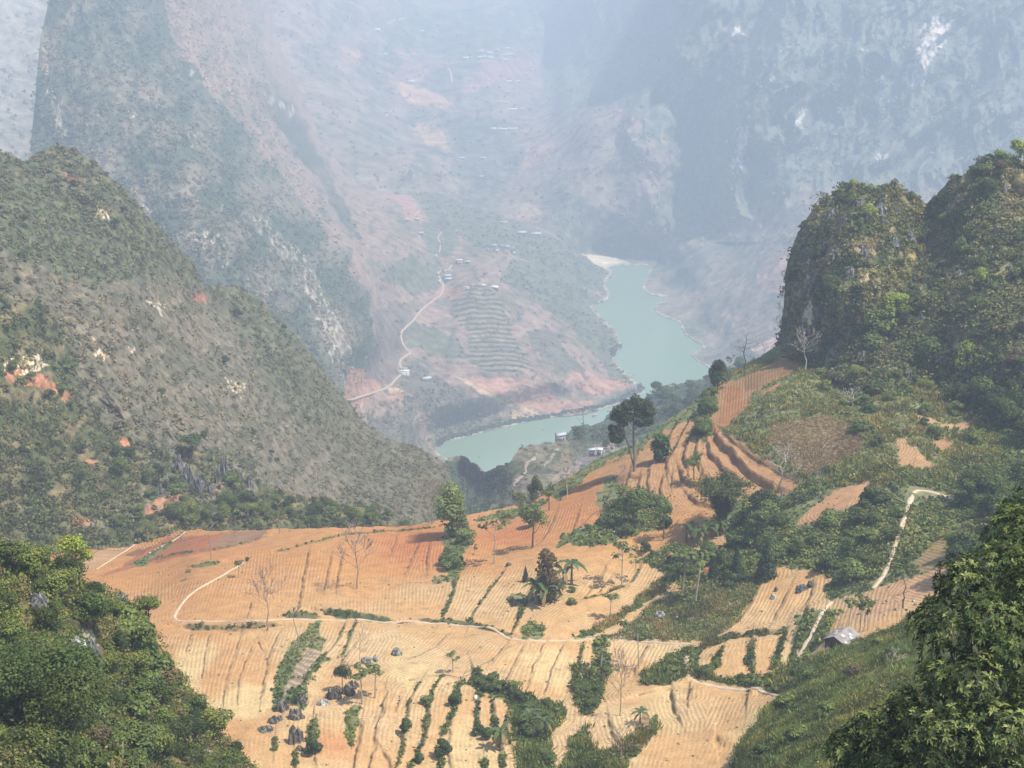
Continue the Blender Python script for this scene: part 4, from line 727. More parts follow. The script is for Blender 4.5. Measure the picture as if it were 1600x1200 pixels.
c = mix((.085,.12,.045), (.20,.20,.09), sstep(-.3, .4, n1)); c = mix(c, (.05,.07,.03), sstep(.1, .5, n2)); c = mix(c, (.30,.25,.15), sstep(.25, .6, -n1 + .3 * n2) * .5)
c = mix(c, (.17,.11,.075), ragged(px, py, [(1308,1065),(1325,1045),(1350,1028),(1355,1038),(1335,1060),(1320,1075)], 5, 9, 1) * .8); c = mix(c, (.36,.24,.15), ragged(px, py, [(1200,1090),(1240,1080),(1245,1100),(1215,1115),(1200,1140),(1195,1110)], 5, 9, 2) * .6)
H.build("grassy_slope", c, M_near)
# ---------------------------------------------------------------- undergrowth (nobody could count it)
M2 = lambda sh, A, k=1.0: (lambda a, b: np.clip(sh.at(a, b, A), 0, 1) * k)
def stuff(name, mb, mat=None): return link(name, mb.mesh(name, mat or M_leaf), kind="stuff")
def polym(*polys):
    return lambda a, b: np.max([inpoly(a, b, p) for p in polys], axis=0).astype(float)
soilfree = lambda a, b: F.at(a, b, F.gm.astype(float)) > .55
PAL_G = [(.07,.10,.034,3),(.12,.155,.05,3),(.18,.215,.068,3),(.23,.23,.09,1.5)]
b = MB()
HB = [[(1245,830),(1300,810),(1345,790),(1375,760),(1410,790),(1405,830),(1385,890),(1370,905),(1300,905),(1270,888),(1190,883),(1150,865),(1140,830),(1160,800),(1210,790)],
 [(1250,760),(1290,745),(1360,730),(1400,738),(1435,755),(1400,762),(1360,748),(1300,765),(1250,790),(1215,800)],
 [(1215,672),(1250,650),(1290,640),(1350,650),(1400,665),(1395,700),(1362,700),(1340,672),(1290,645),(1240,655)],[(1128,676),(1160,684),(1195,700),(1238,745),(1200,722),(1150,697)],
 [(1500,700),(1530,640),(1690,600),(1820,660),(1820,1300),(1480,1300),(1478,890),(1445,840),(1440,800)],[(1380,720),(1400,735),(1470,735),(1500,700),(1500,760),(1440,760),(1390,745)],[(1425,792),(1500,780),(1480,845),(1440,860),(1400,905),(1393,885),(1418,820)],[(1270,575),(1460,620),(1520,620),(1480,640),(1420,625),(1300,590)]]
nopath = lambda a, b_: (np.min([linedist(a, b_, pp)[0] for _, pp, _ in PATHS[:4]], axis=0) > 5.5).astype(float) if np.ndim(a) else 1.0
bushz = polym(*HB, GREEN[1], GREEN[4], GREEN[5], GREEN[8], GREEN[9], GREEN[10], GREEN[11], GREEN[13], GREEN[14])
scatter(F, 26000, (860, 560, 1800, 1230), lambda a, b_: bushz(a, b_) * soilfree(a, b_) * nopath(a, b_) * .85, (.5, 1.5), 22, .33, PAL_G, b)
scatter(F, 110000, (100, 560, 1600, 1230), lambda a, b_: soilfree(a, b_) * nopath(a, b_) * np.where((a < 900) | (b_ > 850), .6, .28), (.2, .6), 12, .24, PAL_G, b, up=.3)
scatter(F, 80000, (100, 600, 1400, 1230), lambda a, b_: (F.at(a, b_, F.weed) > .35) * .6 * (fbm(a / 16, b_ / 16, 2, 2) > -.1), (.12, .42), 12, .22, [(.06,.085,.03,3),(.11,.13,.05,3),(.15,.14,.07,2)], b, up=.3)
scatter(F, 14000, (100, 600, 1500, 1230), lambda a, b_: (F.at(a, b_, F.bank) > .4) * .4 + .03, (.12, .35), 8, .16, [(.16,.12,.06,3),(.13,.12,.06,3)], b, up=.3)
scatter(F, 5000, (1190, 640, 1360, 745), lambda a, b_: (F.at(a, b_, F.dry) > .5) * .8, (.2, .6), 12, .4, [(.34,.26,.17,3),(.25,.17,.11,3)], b, up=.1, aspect=.12)
stuff("undergrowth", b)
b = MB()
PAL_E = [(.045,.062,.03,3),(.075,.095,.042,3.5),(.11,.135,.052,3),(.17,.16,.09,1.4),(.17,.21,.065,.8)]
scatter(E, 11000, (1205, 190, 1900, 760), lambda a, b_: .75 + 0 * a, (.7, 2.2), 42, .42, PAL_E, b, tc=.4)
stuff("scrub", b)
b = MB()
PAL_C = [(.09,.105,.055,1.5),(.125,.135,.075,3),(.18,.17,.11,3),(.24,.21,.15,3)]
scatter(C, 22000, (-300, 100, 760, 900), lambda a, b_: 1 - .6 * C.at(a, b_, Cg.astype(float)), (.7, 2.2), 20, .6, PAL_C, b, squash=.5, tc=.75)
scatter(S, 9000, (-300, 420, 760, 900), lambda a, b_: .8 + 0 * a - .7 * polym([(0,575),(60,575),(112,625),(110,640),(0,610)], [(215,800),(245,778),(300,770),(285,790),(225,815)])(a, b_), (.8, 2.0), 30, .5, [(.04,.055,.025,3),(.075,.095,.04,3),(.13,.13,.065,2),(.11,.15,.05,1)], b, tc=.35)
stuff("scrub", b)
b = MB()
scatter(R, 4200, (600, 540, 1300, 900), polym([(560,900),(600,780),(700,715),(757,750),(800,725),(765,790),(740,830),(900,900)], [(870,680),(900,660),(960,640),(1040,600),(1300,540),(1300,900),(1060,700),(960,700),(920,700)], [(600,900),(740,800),(870,760),(1000,700),(1200,700),(1200,900)]), (1.4, 3.4), 30, .8, [(.045,.07,.035,3),(.07,.10,.045,3),(.10,.12,.06,2)], b)
scatter(R, 3000, (600, 540, 1300, 900), lambda a, b_: .5 + 0 * a, (.8, 1.6), 14, .6, [(.12,.11,.07,3),(.17,.14,.10,3)], b)
gB = polym([(640,297),(700,300),(770,330),(800,345),(880,370),(930,405),(950,420),(950,460),(900,440),(800,400),(740,385),(690,355)], [(800,405),(950,470),(925,478),(960,520),(970,545),(955,560),(1005,608),(960,600),(900,520),(840,470),(780,440)],
           [(-400,-400),(300,-400),(430,180),(510,330),(575,470),(592,540),(545,640),(540,900),(-400,900)], [(660,660),(700,640),(760,650),(830,655),(740,675),(680,690)], [(560,640),(640,620),(700,600),(760,650),(650,700),(560,720)])
scatter(B, 22000, (0, -100, 1010, 760), lambda a, b_: gB(a, b_) * .8 + .10, (1.8, 4.8), 12, 1.7, [(.085,.105,.06,3),(.11,.13,.075,3),(.19,.175,.12,3)], b, tc=.7)
scatter(A, 20000, (-100, -40, 1640, 400), lambda a, b_: np.where(inpoly(a, b_, cliffline), .28, .12) * np.ones_like(a), (4, 11), 7, 3.6, [(.06,.075,.05,2),(.09,.10,.065,3),(.14,.135,.09,2)], b, tc=.6, squash=.8)
p_ = smooth_line([(683,700),(700,689),(730,682),(760,673),(800,664),(850,656),(950,636),(985,620),(1003,608),(975,577),(958,556),(968,545)], 60); q = np.array(p_)
PB = B.at(q[:, 0] + rng.normal(size=len(q)) * 2, q[:, 1] - rng.uniform(2, 6, len(q))); leafy(len(q), PB, None, rng.uniform(1.5, 4, len(q)), 16, 1.5, np.tile((.05,.075,.04), (len(q), 1)), b)
stuff("shrubbery", b)
b = MB()
scatter(G, 9000, (-400, 760, 480, 1400), lambda a, b_: 1 - .93 * polym([(104,978),(152,978),(160,1040),(158,1075),(104,1080),(98,1040)])(a, b_), (.5, 1.5), 80, .17, [(.06,.08,.028,3),(.11,.14,.04,3),(.19,.17,.08,3),(.17,.21,.055,3)], b)
stuff("undergrowth", b)
b = MB()
def blades(sheet, n, box, maskf, h, col1, col2, mb, K=9, w=.05):
    px = rng.uniform(box[0], box[2], n); py = rng.uniform(box[1], box[3], n); ok = (py > sheet.top(px)) & (rng.uniform(size=n) < maskf(px, py)); px, py = px[ok], py[ok]
    P = sheet.at(px, py); m = len(P); t = sstep(-.4, .4, fbm(P[:, 0] / 6, P[:, 1] / 6, 0, 3)); hh = h * (.5 + t)[:, None] * rng.uniform(.6, 1.4, (m, K))
    c = mix(col1, col2, np.clip(t + rng.normal(size=m) * .25, 0, 1))
    tp = sstep(-.15, .45, fbm(P[:, 0] / 17, P[:, 1] / 17, 8, 3))[:, None]; c = c * (1 - tp) + c * np.array([1.25, .98, .9]) * tp; tq = sstep(.1, .5, fbm(P[:, 0] / 9, P[:, 1] / 9, 3, 3))[:, None]; c = c * (1 - .45 * tq)
    Bs = P[:, None] + rng.normal(size=(m, K, 3)) * np.array([.35, .35, .02]); lean = rng.normal(size=(m, K, 3)) * .35; lean[..., 2] = 1
    T = Bs + lean * hh[..., None]; s = rng.normal(size=(m, K, 3)); s[..., 2] *= .1; s = s / np.linalg.norm(s, axis=2)[..., None] * (w * (1 + hh[..., None] * 1.2))
    M = (Bs + T) / 2 + lean * 0
    V = np.stack([Bs, M + s, T, M - s], 2).reshape(-1, 3); cc = np.repeat(np.repeat(c, K, 0) * (1 + .15 * rng.normal(size=(m * K, 1))), 4, 0)
    mb.add(V, np.arange(len(V)).reshape(-1, 4), None, np.clip(cc, .01, 1))
blades(H, 60000, (1120, 900, 1700, 1330), lambda a, b_: .95 + 0 * a, .42, (.115,.165,.055), (.215,.265,.095), b, 8, .035)
scatter(H, 11000, (1120, 930, 1600, 1330), lambda a, b_: .8 * (fbm(a / 30, b_ / 22, 3, 3) > -.08), (.25, .95), 34, .15, [(.05,.075,.03,3),(.11,.13,.04,3),(.20,.20,.08,2)], b)
blades(F, 12000, (1100, 560, 1560, 760), lambda a, b_: soilfree(a, b_) * .6, .8, (.15,.19,.06), (.27,.27,.11), b, 8, .07)
blades(F, 12000, (930, 900, 1200, 1010), lambda a, b_: soilfree(a, b_) * .5, .5, (.13,.16,.06), (.30,.28,.15), b, 8, .05)
blades(F, 9000, (800, 1040, 1260, 1220), lambda a, b_: soilfree(a, b_) * .8, .9, (.09,.13,.04), (.18,.22,.07), b, 8, .06)
stuff("grass", b)

# ---------------------------------------------------------------- plants, one of each kind
def R3(seed): return np.random.default_rng(seed)
def crownleaves(mb, rg, lobes, n, leaf, col, jit=.2, aspect=.6, tint=.18, up=.5, hollow=.55):
    col = np.array(col)
    for (c, r, q) in lobes:
        d = rg.normal(size=(n, 3)); d /= np.linalg.norm(d, axis=1)[:, None]
        sub = rg.normal(size=(9, 3)); sub /= np.linalg.norm(sub, axis=1)[:, None]
        k = np.max(d @ sub.T, axis=1); bump = .72 + .42 * sstep(.55, .95, k)
        C_ = np.array(c) + d * (r * bump * rg.uniform(hollow, 1.0, n) ** .6)[:, None] * np.array([1, 1, q])
        keep = (d[:, 2] > -.75) | (rg.uniform(size=n) < .5); C_, d = C_[keep], d[keep]
        lc = col * (1 + tint * rg.normal()) * np.array([1 + .08 * rg.normal(), 1, 1])
        cc = np.clip(lc * (1 + jit * rg.normal(size=(len(C_), 1))), .008, .9)
        mb.leaves(C_, d + rg.normal(size=d.shape) * .5 + np.array([0, 0, up]), leaf * rg.uniform(.6, 1.3, len(C_)), cc, aspect, rg)
def trunkmb(rg, h, r, lobes, col, fork=.45, lean=.04):
    t = MB(); w = rg.normal(size=2) * lean * h
    P = [np.array([w[0] * s * s, w[1] * s * s, h * s]) for s in (-.04, .12, .3, .5, .72, 1.0)]
    t.tube(P, [r * 1.35, r, r * .85, r * .7, r * .5, r * .15], 7, col)
    for c, q, _ in lobes:
        s = min(fork + .4 * rg.random(), .9); a = np.array([w[0] * s * s, w[1] * s * s, h * s]) if c[2] > h * s else np.array([w[0] * fork * fork, w[1] * fork * fork, h * fork * .8])
        c = np.array(c); m = (a + c) / 2 + np.array([0, 0, -.05 * h]); t.tube([a, m, c], [r * .45, r * .28, r * .08], 5, col)
    return t
PROTO = {}
def proto(kind, h, trunk, crown, crown_name="crown", mat=None, cmat=None):
    PROTO.setdefault(kind, []).append((h, trunk.mesh("trunk", mat or M_bark, True), crown.mesh(crown_name, cmat or M_leaf) if crown and crown.n else None, crown_name))
def broad(kind, seeds, h, w, nl, n, leaf, col, q=.8, base=.35, bark=(.17,.13,.095), r=None, lr=.42, **kw):
    for sd in seeds:
        g = R3(sd); L = []
        for i in range(nl):
            a = 2 * pi * i / nl + g.normal() * .5; z = base + (1 - base) * g.uniform(.2, .8); rr = w / 2 * g.uniform(.3, .75) * (1 - .4 * max(0, z - .6))
            L.append(((rr * cos(a), rr * sin(a), h * z), w * lr * g.uniform(.65, 1.1) * .7, q))
        L.append(((0, 0, h * (1 - .16)), w * .28, q))
        t = trunkmb(g, h * .85, r or h * .022, L, bark); c = MB(); crownleaves(c, g, L, n, leaf, col, **kw); proto(kind, h, t, c)
DK, MD, LT, LM = (.055,.08,.028), (.095,.135,.04), (.16,.205,.06), (.26,.31,.065)
broad("broad_dark", (1, 2, 3), 9, 7, 7, 420, .27, DK); broad("broad_mid", (4, 5, 6), 8, 6.5, 7, 420, .25, MD); broad("broad_light", (7, 8, 9), 8, 6, 6, 330, .25, LT, hollow=.3)
broad("broad_lime", (10, 11), 8, 6, 6, 300, .25, LM, hollow=.3); broad("brown_bush", (12, 13), 5, 5, 6, 260, .2, (.15,.125,.08), base=.1, hollow=.2)
broad("shrub", (14, 15, 16), 3, 3.6, 6, 240, .2, (.125,.165,.055), base=.05, q=.7); broad("shrub_dark", (17, 18), 3, 3.2, 6, 260, .2, (.08,.11,.04), base=.05, q=.75); broad("shrub_light", (19, 20), 3, 3.6, 6, 220, .2, (.18,.22,.07), base=.05, q=.7)
broad("flat_top", (21,), 8, 9, 9, 320, .28, (.06,.10,.04), q=.28, base=.78, lr=.3); broad("open_tree", (22, 23, 24), 10, 7, 7, 130, .3, (.12,.16,.055), base=.5, hollow=.2, lr=.36)
broad("round_evergreen", (25,), 10, 6.2, 8, 520, .3, (.045,.075,.028), base=.2, q=1.15, lr=.5); broad("tall_light", (26, 27), 13, 7.5, 11, 330, .3, (.17,.22,.08), base=.25, q=1.1, hollow=.35)
broad("great_round", (30,), 12, 13, 15, 2600, .15, (.085,.125,.035), base=.15, q=.85, lr=.34)
broad("round_shrub", (28, 29), 3, 2.2, 5, 260, .18, (.06,.10,.03), base=.15, q=1.2, lr=.5)
def col_tree(kind, sd, h, w, top, bot):
    g = R3(sd); c = MB(); t = MB(); t.tube([(0, 0, -.3), (0, 0, h * .5), (.1, 0, h * .95)], [.16, .1, .03], 6, (.15,.1,.07))
    for i in range(16):
        z = h * (.12 + .8 * i / 15); crownleaves(c, g, [((g.normal() * w * .12, g.normal() * w * .12, z), w * .5 * (1.1 - .5 * i / 15), .8)], 170, .3, np.array(bot) * (1 - i / 15) + np.array(top) * (i / 15))
    proto(kind, h, t, c)
col_tree("rust_column", 31, 10, 3.6, (.155,.10,.05), (.08,.095,.042))
def conifer(sd, h, w):
    g = R3(sd); c = MB(); t = MB(); t.tube([(0, 0, -.3), (0, 0, h * .5), (0, 0, h)], [.16, .1, .02], 6, (.12,.09,.07))
    for i in range(26):
        s = i / 25; r = w / 2 * (1 - s) ** .8 + .12; n = int(110 * (1 - s) + 26); a = g.uniform(0, 2 * pi, n); rr = r * g.uniform(.35, 1.05, n)
        C_ = np.stack([rr * np.cos(a), rr * np.sin(a), h * (.04 + .95 * s) - rr * .25 + g.normal(size=n) * .12], 1); N = np.stack([np.cos(a), np.sin(a), .6 + 0 * a], 1) + g.normal(size=(n, 3)) * .35
        c.leaves(C_, N, .22 * g.uniform(.6, 1.3, n), np.clip(np.array((.032,.055,.028)) * (1 + .25 * g.normal(size=(n, 1))), .008, 1), .4, g)
    proto("conifer", h, t, c)
conifer(33, 6.5, 3.3); conifer(34, 6.5, 2.9)
def branches(t, g, p, d, L, r, depth, col, spread=.55, up=.15, n=3, minr=.012):
    d = d / np.linalg.norm(d); k = 4; P = [p]; dd = d.copy()
    for i in range(k): dd = dd + g.normal(size=3) * .1 + np.array([0, 0, up * .25]); dd /= np.linalg.norm(dd); P.append(P[-1] + dd * L / k)
    t.tube(P, [max(r * (1 - .6 * i / k), minr) for i in range(k + 1)], 5 if r > .05 else 3, col)
    if depth <= 0: return
    for i in range(n):
        s = g.integers(2, k + 1); a = g.normal(size=3); a -= dd * (a @ dd); a /= np.linalg.norm(a) + 1e-9
        branches(t, g, P[s], dd * (1 - spread) + a * spread + np.array([0, 0, up]), L * g.uniform(.5, .75), max(r * .42, minr), depth - 1, col, spread, up, n, minr)
def bare(kind, seeds, h, col, trunkf=.5, nb=9, spread=.55, up=.15, L=.3, depth=2, r=.14, flat=False, minr=.03):
    for sd in seeds:
        g = R3(sd); t = MB(); c = MB(); P = [np.array([g.normal() * .01 * h * i, g.normal() * .01 * h * i, h * .9 * i / 6 - (.3 if i == 0 else 0)]) for i in range(7)]
        t.tube(P, [r * (1.25 - .9 * i / 6) for i in range(7)], 7, col)
        for i in range(nb):
            s = trunkf + (1 - trunkf) * (i + .5) / nb; q = s * 6; j = min(int(q), 5); p = P[j] * (1 - q + j) + P[j + 1] * (q - j); a = i * 2.4 + g.normal() * .4
            d = np.array([cos(a), sin(a), g.uniform(.0, .25) if flat else g.uniform(.5, 1.1)]); branches(c, g, p, d, h * L * (1.15 - .5 * (s - trunkf) / (1 - trunkf)), r * .45, depth, col, spread, up, 3, minr)
        proto(kind, h, t, c, "crown", cmat=M_bark)  # leafless branches only, under the same part name as leafy crowns
bare("bare_pale", (41, 42, 43), 9, (.46,.40,.33), .42, 9, .5, .22, .34, 2, .15); bare("bare_dark", (44, 45), 10, (.12,.10,.09), .45, 11, .6, .02, .27, 1, .13, True); bare("bare_brown", (46, 47, 48), 9, (.34,.25,.19), .35, 12, .5, .2, .3, 2, .11, minr=.035)
bare("pole_tree", (49, 50), 11, (.30,.26,.21), .7, 6, .5, .2, .1, 1, .09); bare("dead_snag", (51,), 9, (.16,.11,.08), .75, 3, .6, .1, .25, 1, .18)
def papaya(kind, seeds, h, col, nb=4, n=16, leaf=.42, r=.09, topr=1.5):
    for sd in seeds:
        g = R3(sd); t = MB(); c = MB(); w = g.normal(size=2) * .04 * h; P = [np.array([w[0] * s, w[1] * s, h * .86 * s - (.3 if s == 0 else 0)]) for s in (0, .3, .6, 1)]
        t.tube(P, [r * 1.3, r, r * .85, r * .6], 6, (.40,.34,.27)); tips = [P[-1] + np.array([0, 0, h * .08])]
        for i in range(nb):
            a = 2 * pi * i / nb + g.normal() * .4; b_ = P[-1] - np.array([0, 0, h * .3 * g.random()]); e = b_ + np.array([cos(a), sin(a), .75]) * topr * g.uniform(.6, 1.1)
            t.tube([b_, (b_ + e) / 2 + np.array([0, 0, -.1]), e], [r * .5, r * .4, r * .25], 4, (.36,.3,.24)); tips.append(e)
        for e in tips:
            m = n; d = g.normal(size=(m, 3)); d /= np.linalg.norm(d, axis=1)[:, None]; d[:, 2] = d[:, 2] * .5 + .1
            c.leaves(e + d * g.uniform(.35, .85, (m, 1)), d + np.array([0, 0, .9]), leaf * g.uniform(.6, 1.2, m), np.clip(np.array(col) * (1 + .22 * g.normal(size=(m, 1))), .01, 1), .7, g)
        proto(kind, h, t, c)
papaya("papaya", (61, 62, 63, 64), 6.5, (.115,.155,.05), 5, 24, .40, .13)
papaya("sparse_tree", (65, 66, 67), 7, (.10,.13,.05), 7, 16, .34, .08, 1.9)
papaya("sapling", (68, 69), 3, (.08,.11,.04), 3, 14, .3, .05, .6)
def banana(seeds, h, col, dead=.2):
    for sd in seeds:
        g = R3(sd); t = MB(); c = MB(); hs = h * .55; t.tube([(0, 0, -.2), (0, 0, hs * .5), (.05, 0, hs)], [.2, .15, .08], 7, (.20,.19,.10))
        for i in range(10):
            a = i * 2.4 + g.normal() * .3; L = h * g.uniform(.45, .62); up = g.uniform(.35, 1.25); dn = g.random() < dead; cc = np.array((.24,.19,.10)) if dn else np.array(col) * (1 + .2 * g.normal())
            if dn: up = -.6
            P = []; p = np.array([0, 0, hs]); d = np.array([cos(a), sin(a), up]); 
            for k in range(6): P.append(p.copy()); p = p + d / np.linalg.norm(d) * L / 5; d = d + np.array([0, 0, -.42])
            P = np.array(P); s = np.array([-sin(a), cos(a), 0]); wd = np.array([.06, .3, .36, .33, .22, .03]) * h / 4.6
            V = np.concatenate([P + s * wd[:, None] + np.array([0, 0, .12]) * wd[:, None], P, P - s * wd[:, None] + np.array([0, 0, .12]) * wd[:, None]]); Q = []
            for k in range(5): Q += [(k, k + 1, 7 + k, 6 + k), (6 + k, 7 + k, 13 + k, 12 + k)]
            c.add(V, Q, None, np.clip(cc, .01, 1))
        proto("banana", h, t, c, "leaves")
banana((71, 72, 73, 74), 4.5, (.085,.125,.055))
def bamboo(sd, h, w):
    g = R3(sd); t = MB(); c = MB()
    for i in range(46):
        a = g.uniform(0, 2 * pi); r = g.uniform(0, .8); b0 = np.array([r * cos(a), r * sin(a), -.2]); tp = w * g.uniform(.15, .55); hh = h * g.uniform(.7, 1.0)
        P = [b0, b0 + np.array([tp * .1 * cos(a), tp * .1 * sin(a), hh * .45]), b0 + np.array([tp * .45 * cos(a), tp * .45 * sin(a), hh * .85]), b0 + np.array([tp * 1.0 * cos(a), tp * 1.0 * sin(a), hh * .86])]
        t.tube(P, [.05, .045, .03, .01], 4, (.16,.17,.07)); n = 210; s = g.uniform(.25, 1.0, n) * 3; k = np.minimum(s.astype(int), 2); f = (s - k)[:, None]; Pa = np.array(P)
        C_ = Pa[k] * (1 - f) + Pa[k + 1] * f + g.normal(size=(n, 3)) * np.array([.42, .42, .35]); c.leaves(C_, g.normal(size=(n, 3)) * .6 + np.array([cos(a) * .5, sin(a) * .5, .7]), .26 * g.uniform(.6, 1.3, n), np.clip(np.array((.085,.105,.04)) * (1 + .25 * g.normal(size=(n, 1))), .01, 1), .3, g)
    proto("bamboo", h, t, c)
bamboo(81, 9, 9)
def twostem():
    g = R3(91); t = MB(); c = MB(); bk = (.22,.18,.14)
    t.tube([(0, 0, -.4), (0, 0, 3), (-.3, 0, 7), (-.4, .2, 11.5), (.3, 0, 15.2)], [.34, .27, .22, .17, .06], 8, bk); t.tube([(.1, 0, .3), (-.9, .2, 4), (-2.0, 0, 8), (-2.9, .2, 10.6)], [.22, .17, .13, .05], 7, bk)
    L = [((.2,0,15.8),1.9,.8),((1.9,.3,15.0),1.7,.8),((3.1,0,13.6),1.5,.8),((-1.5,.3,14.9),1.8,.8),((-3.2,0,13.9),1.7,.75),((-4.3,.2,12.4),1.5,.7),((2.6,-.4,11.9),1.5,.9),((.9,.5,13.2),1.6,.8),((-1.6,-.4,12.6),1.5,.8),((1.0,-.6,11.3),1.2,.8),((-3.9,.2,8.8),1.5,.95),((-4.6,0,7.6),1.3,.95),((-3.3,.2,7.4),1.2,.9),((-2.6,0,11.0),1.2,.7),((-5.0,0,10.0),1.0,.7)]
    for l in L:
        e = np.array(l[0]); a = np.array([-.4, .1, 9.5 + .3 * (e[2] - 11)]) if e[0] > -2.4 else np.array([-2.2, 0, 8.5]); t.tube([a, (a + e) / 2 + np.array([0, 0, -.3]), e], [.11, .07, .03], 5, bk)
    crownleaves(c, g, L, 520, .27, (.05,.07,.03), hollow=.35); proto("two_stem", 17.5, t, c)
twostem()

NPL = [0]
def plant(kind, px, py, hpx, sheet, name="tree", label=None, cat="tree", group=None, var=None, rz=None, wide=1.0, sink=0.0):
    P = sheet.at(px, py); zc = P[1] * CP - (P[2] - CAM_H) * SP; V = PROTO[kind]; NPL[0] += 1
    h, tm, cm, cn = V[(NPL[0] if var is None else var) % len(V)]; s = hpx * zc / FPX / h * 1.03
    o = empty(name, (P[0], P[1], P[2] - sink * s * h), random.uniform(0, 6.28) if rz is None else rz, 1, label=label, cat=cat, group=group); o.scale = (s * wide, s * wide, s)
    for nm, me in (("trunk", tm), (cn, cm)):
        if me is not None: c = bpy.data.objects.new(nm, me); COL.objects.link(c); c.parent = o
    return o
random.seed(5)
T = plant
T("two_stem", 991, 737, 122, F, "broadleaf_tree", "tall dark green tree with two bare slanting stems on the ridge against the river", rz=0)
T("round_evergreen", 1121, 610, 46, F, "evergreen_tree", "dense rounded dark green tree on the ridge crest below the cliff")
T("sparse_tree", 1139, 592, 34, F, "tree", "small scraggly tree on the crest between the rounded evergreen and a bare tree", wide=.6)
T("bare_dark", 1163, 581, 64, F, "bare_tree", "bare dark tree with flat sideways twigs on the crest in front of the river bend")
T("pole_tree", 1193, 568, 40, F, "bare_tree", "thin bare pole tree on the crest right beside the cliff foot")
T("bare_pale", 1258, 583, 62, F, "bare_tree", "pale leafless tree with fan of branches before the dark cliff")
T("bare_pale", 1221, 778, 76, F, "bare_tree", "pale leafless tree with many forks at the end of the brown terrace steps", wide=1.1)
T("pole_tree", 1279, 779, 100, F, "pole_tree", "tall straight grey trunk without crown beside the sloping brown field")
T("round_shrub", 1031, 717, 42, F, "evergreen_tree", "narrow dark oval tree standing alone on the orange terraces", wide=.9)
T("tall_light", 706, 838, 84, F, "broadleaf_tree", "tall pale green tree with banana plants at its foot on the red field edge", wide=1.1)
T("banana", 714, 838, 40, F, "banana_plant", "banana plant under the tall pale green tree, right of its trunk", "banana plant")
T("banana", 700, 842, 34, F, "banana_plant", "banana plant under the tall pale green tree, left of its trunk", "banana plant")
T("sparse_tree", 772, 880, 74, F, "tree", "slender pale-trunked tree with thin leafy crown on the red field")
T("open_tree", 832, 855, 74, F, "tree", "wide airy light green tree in the red field", wide=.9)
T("round_shrub", 832, 822, 30, F, "evergreen_tree", "small dark oval tree just behind the airy light green tree")
T("bare_brown", 674, 820, 66, F, "bare_tree", "reddish leafless tree left of the tall pale green tree")
T("pole_tree", 619, 826, 34, F, "pole_tree", "shorter of two pale poles on the field crest"); T("pole_tree", 623, 827, 42, F, "pole_tree", "taller of two pale poles on the field crest")
T("shrub_dark", 836, 782, 38, F, "tree", "dark ball-crowned tree on the ridge in front of the brown hill", wide=.5)
T("open_tree", 812, 806, 40, F, "tree", "light green thin tree on the crest below the brown hill"); T("open_tree", 858, 797, 42, F, "tree", "light green tree among shrubs on the crest left of the forked bare tree")
T("bare_pale", 886, 778, 70, F, "bare_tree", "pale forked leafless tree standing by dark shrubs on the ridge", wide=.6)
T("pole_tree", 873, 795, 46, F, "pole_tree", "thin pole tree left of the pale forked tree"); T("bare_brown", 973, 790, 60, F, "bare_tree", "brown thin leafless stem on the orange slope below the two-stemmed tree", wide=.5)
T("bare_brown", 968, 785, 38, F, "bare_tree", "short brown leafless stem on the orange slope below the two-stemmed tree", wide=.5)
T("bare_dark", 912, 676, 42, R, "bare_tree", "far bare tree with sideways branches in front of the lower river bend")
T("conifer", 1150, 905, 52, F, "conifer_tree", "larger dark pointed conifer above the green meadow"); T("conifer", 1114, 906, 40, F, "conifer_tree", "smaller dark pointed conifer above the green meadow")
T("conifer", 1197, 905, 58, F, "conifer_tree", "dark conifer above the pale ploughed strip right of the meadow", wide=1.3)
T("bamboo", 1128, 822, 90, F, "bamboo_clump", "huge dark feathery bamboo clump below the terrace steps", "bamboo")
T("broad_dark", 1190, 820, 56, F, "tree", "dark leafy tree right of the bamboo clump"); T("open_tree", 1194, 845, 66, F, "tree", "tree with thin trunk and dull crown in front of the dark leafy one")
for k, (bx, by, bh) in enumerate([(1072,846,38),(1090,852,40),(1104,846,42),(1112,838,36),(1121,838,38),(1130,834,34),(1082,842,36)]): T("banana", bx, by, bh, F, "banana_plant", "banana plant in the row below the bamboo clump", "banana plant", "banana plants below the bamboo")
T("open_tree", 1037, 843, 62, F, "tree", "small tree with light green crown left of the banana row", wide=.8); T("broad_mid", 988, 822, 58, F, "tree", "leafy tree over bushes at the foot of the orange terraces"); T("open_tree", 1084, 752, 42, F, "tree", "flat-crowned small tree on the brown terraces", wide=1.2)
T("sparse_tree", 971, 918, 72, F, "tree", "small round-crowned tree alone in the orange field beside the grass strip", wide=1.1); T("sparse_tree", 992, 905, 40, F, "sapling", "leaning sapling behind the lone round-crowned tree")
T("papaya", 953, 968, 42, F, "papaya_tree", "young papaya with split crown in the field below the lone round tree", "papaya tree")
T("rust_column", 855, 940, 84, F, "tree", "rust-brown column-shaped tree among banana plants in mid field")
for bx, by, bh, w_ in [(838,944,52,'leftmost of the plants'),(850,948,46,'in front'),(866,936,44,'on the right side')]: T("banana", bx, by, bh, F, "banana_plant", f"banana plant at the foot of the rust-brown column tree, {w_}", "banana plant")
T("banana", 893, 912, 58, F, "banana_plant", "stiff dark banana plant right of the rust-brown column tree", "banana plant", wide=.9); T("banana", 880, 915, 44, F, "banana_plant", "banana plant between the rust-brown tree and the stiff dark one", "banana plant")
T("conifer", 821, 908, 24, F, "shrub", "small dark pointed shrub in the straw field left of the rust-brown tree", "shrub")
T("papaya", 1066, 925, 66, F, "papaya_tree", "papaya tree with clustered leaves at the strip of grass", "papaya tree"); T("papaya", 1086, 940, 82, F, "papaya_tree", "taller papaya tree with pale trunk at the edge of the meadow", "papaya tree"); T("open_tree", 1068, 905, 46, F, "tree", "bushy pale green tree behind the papayas")
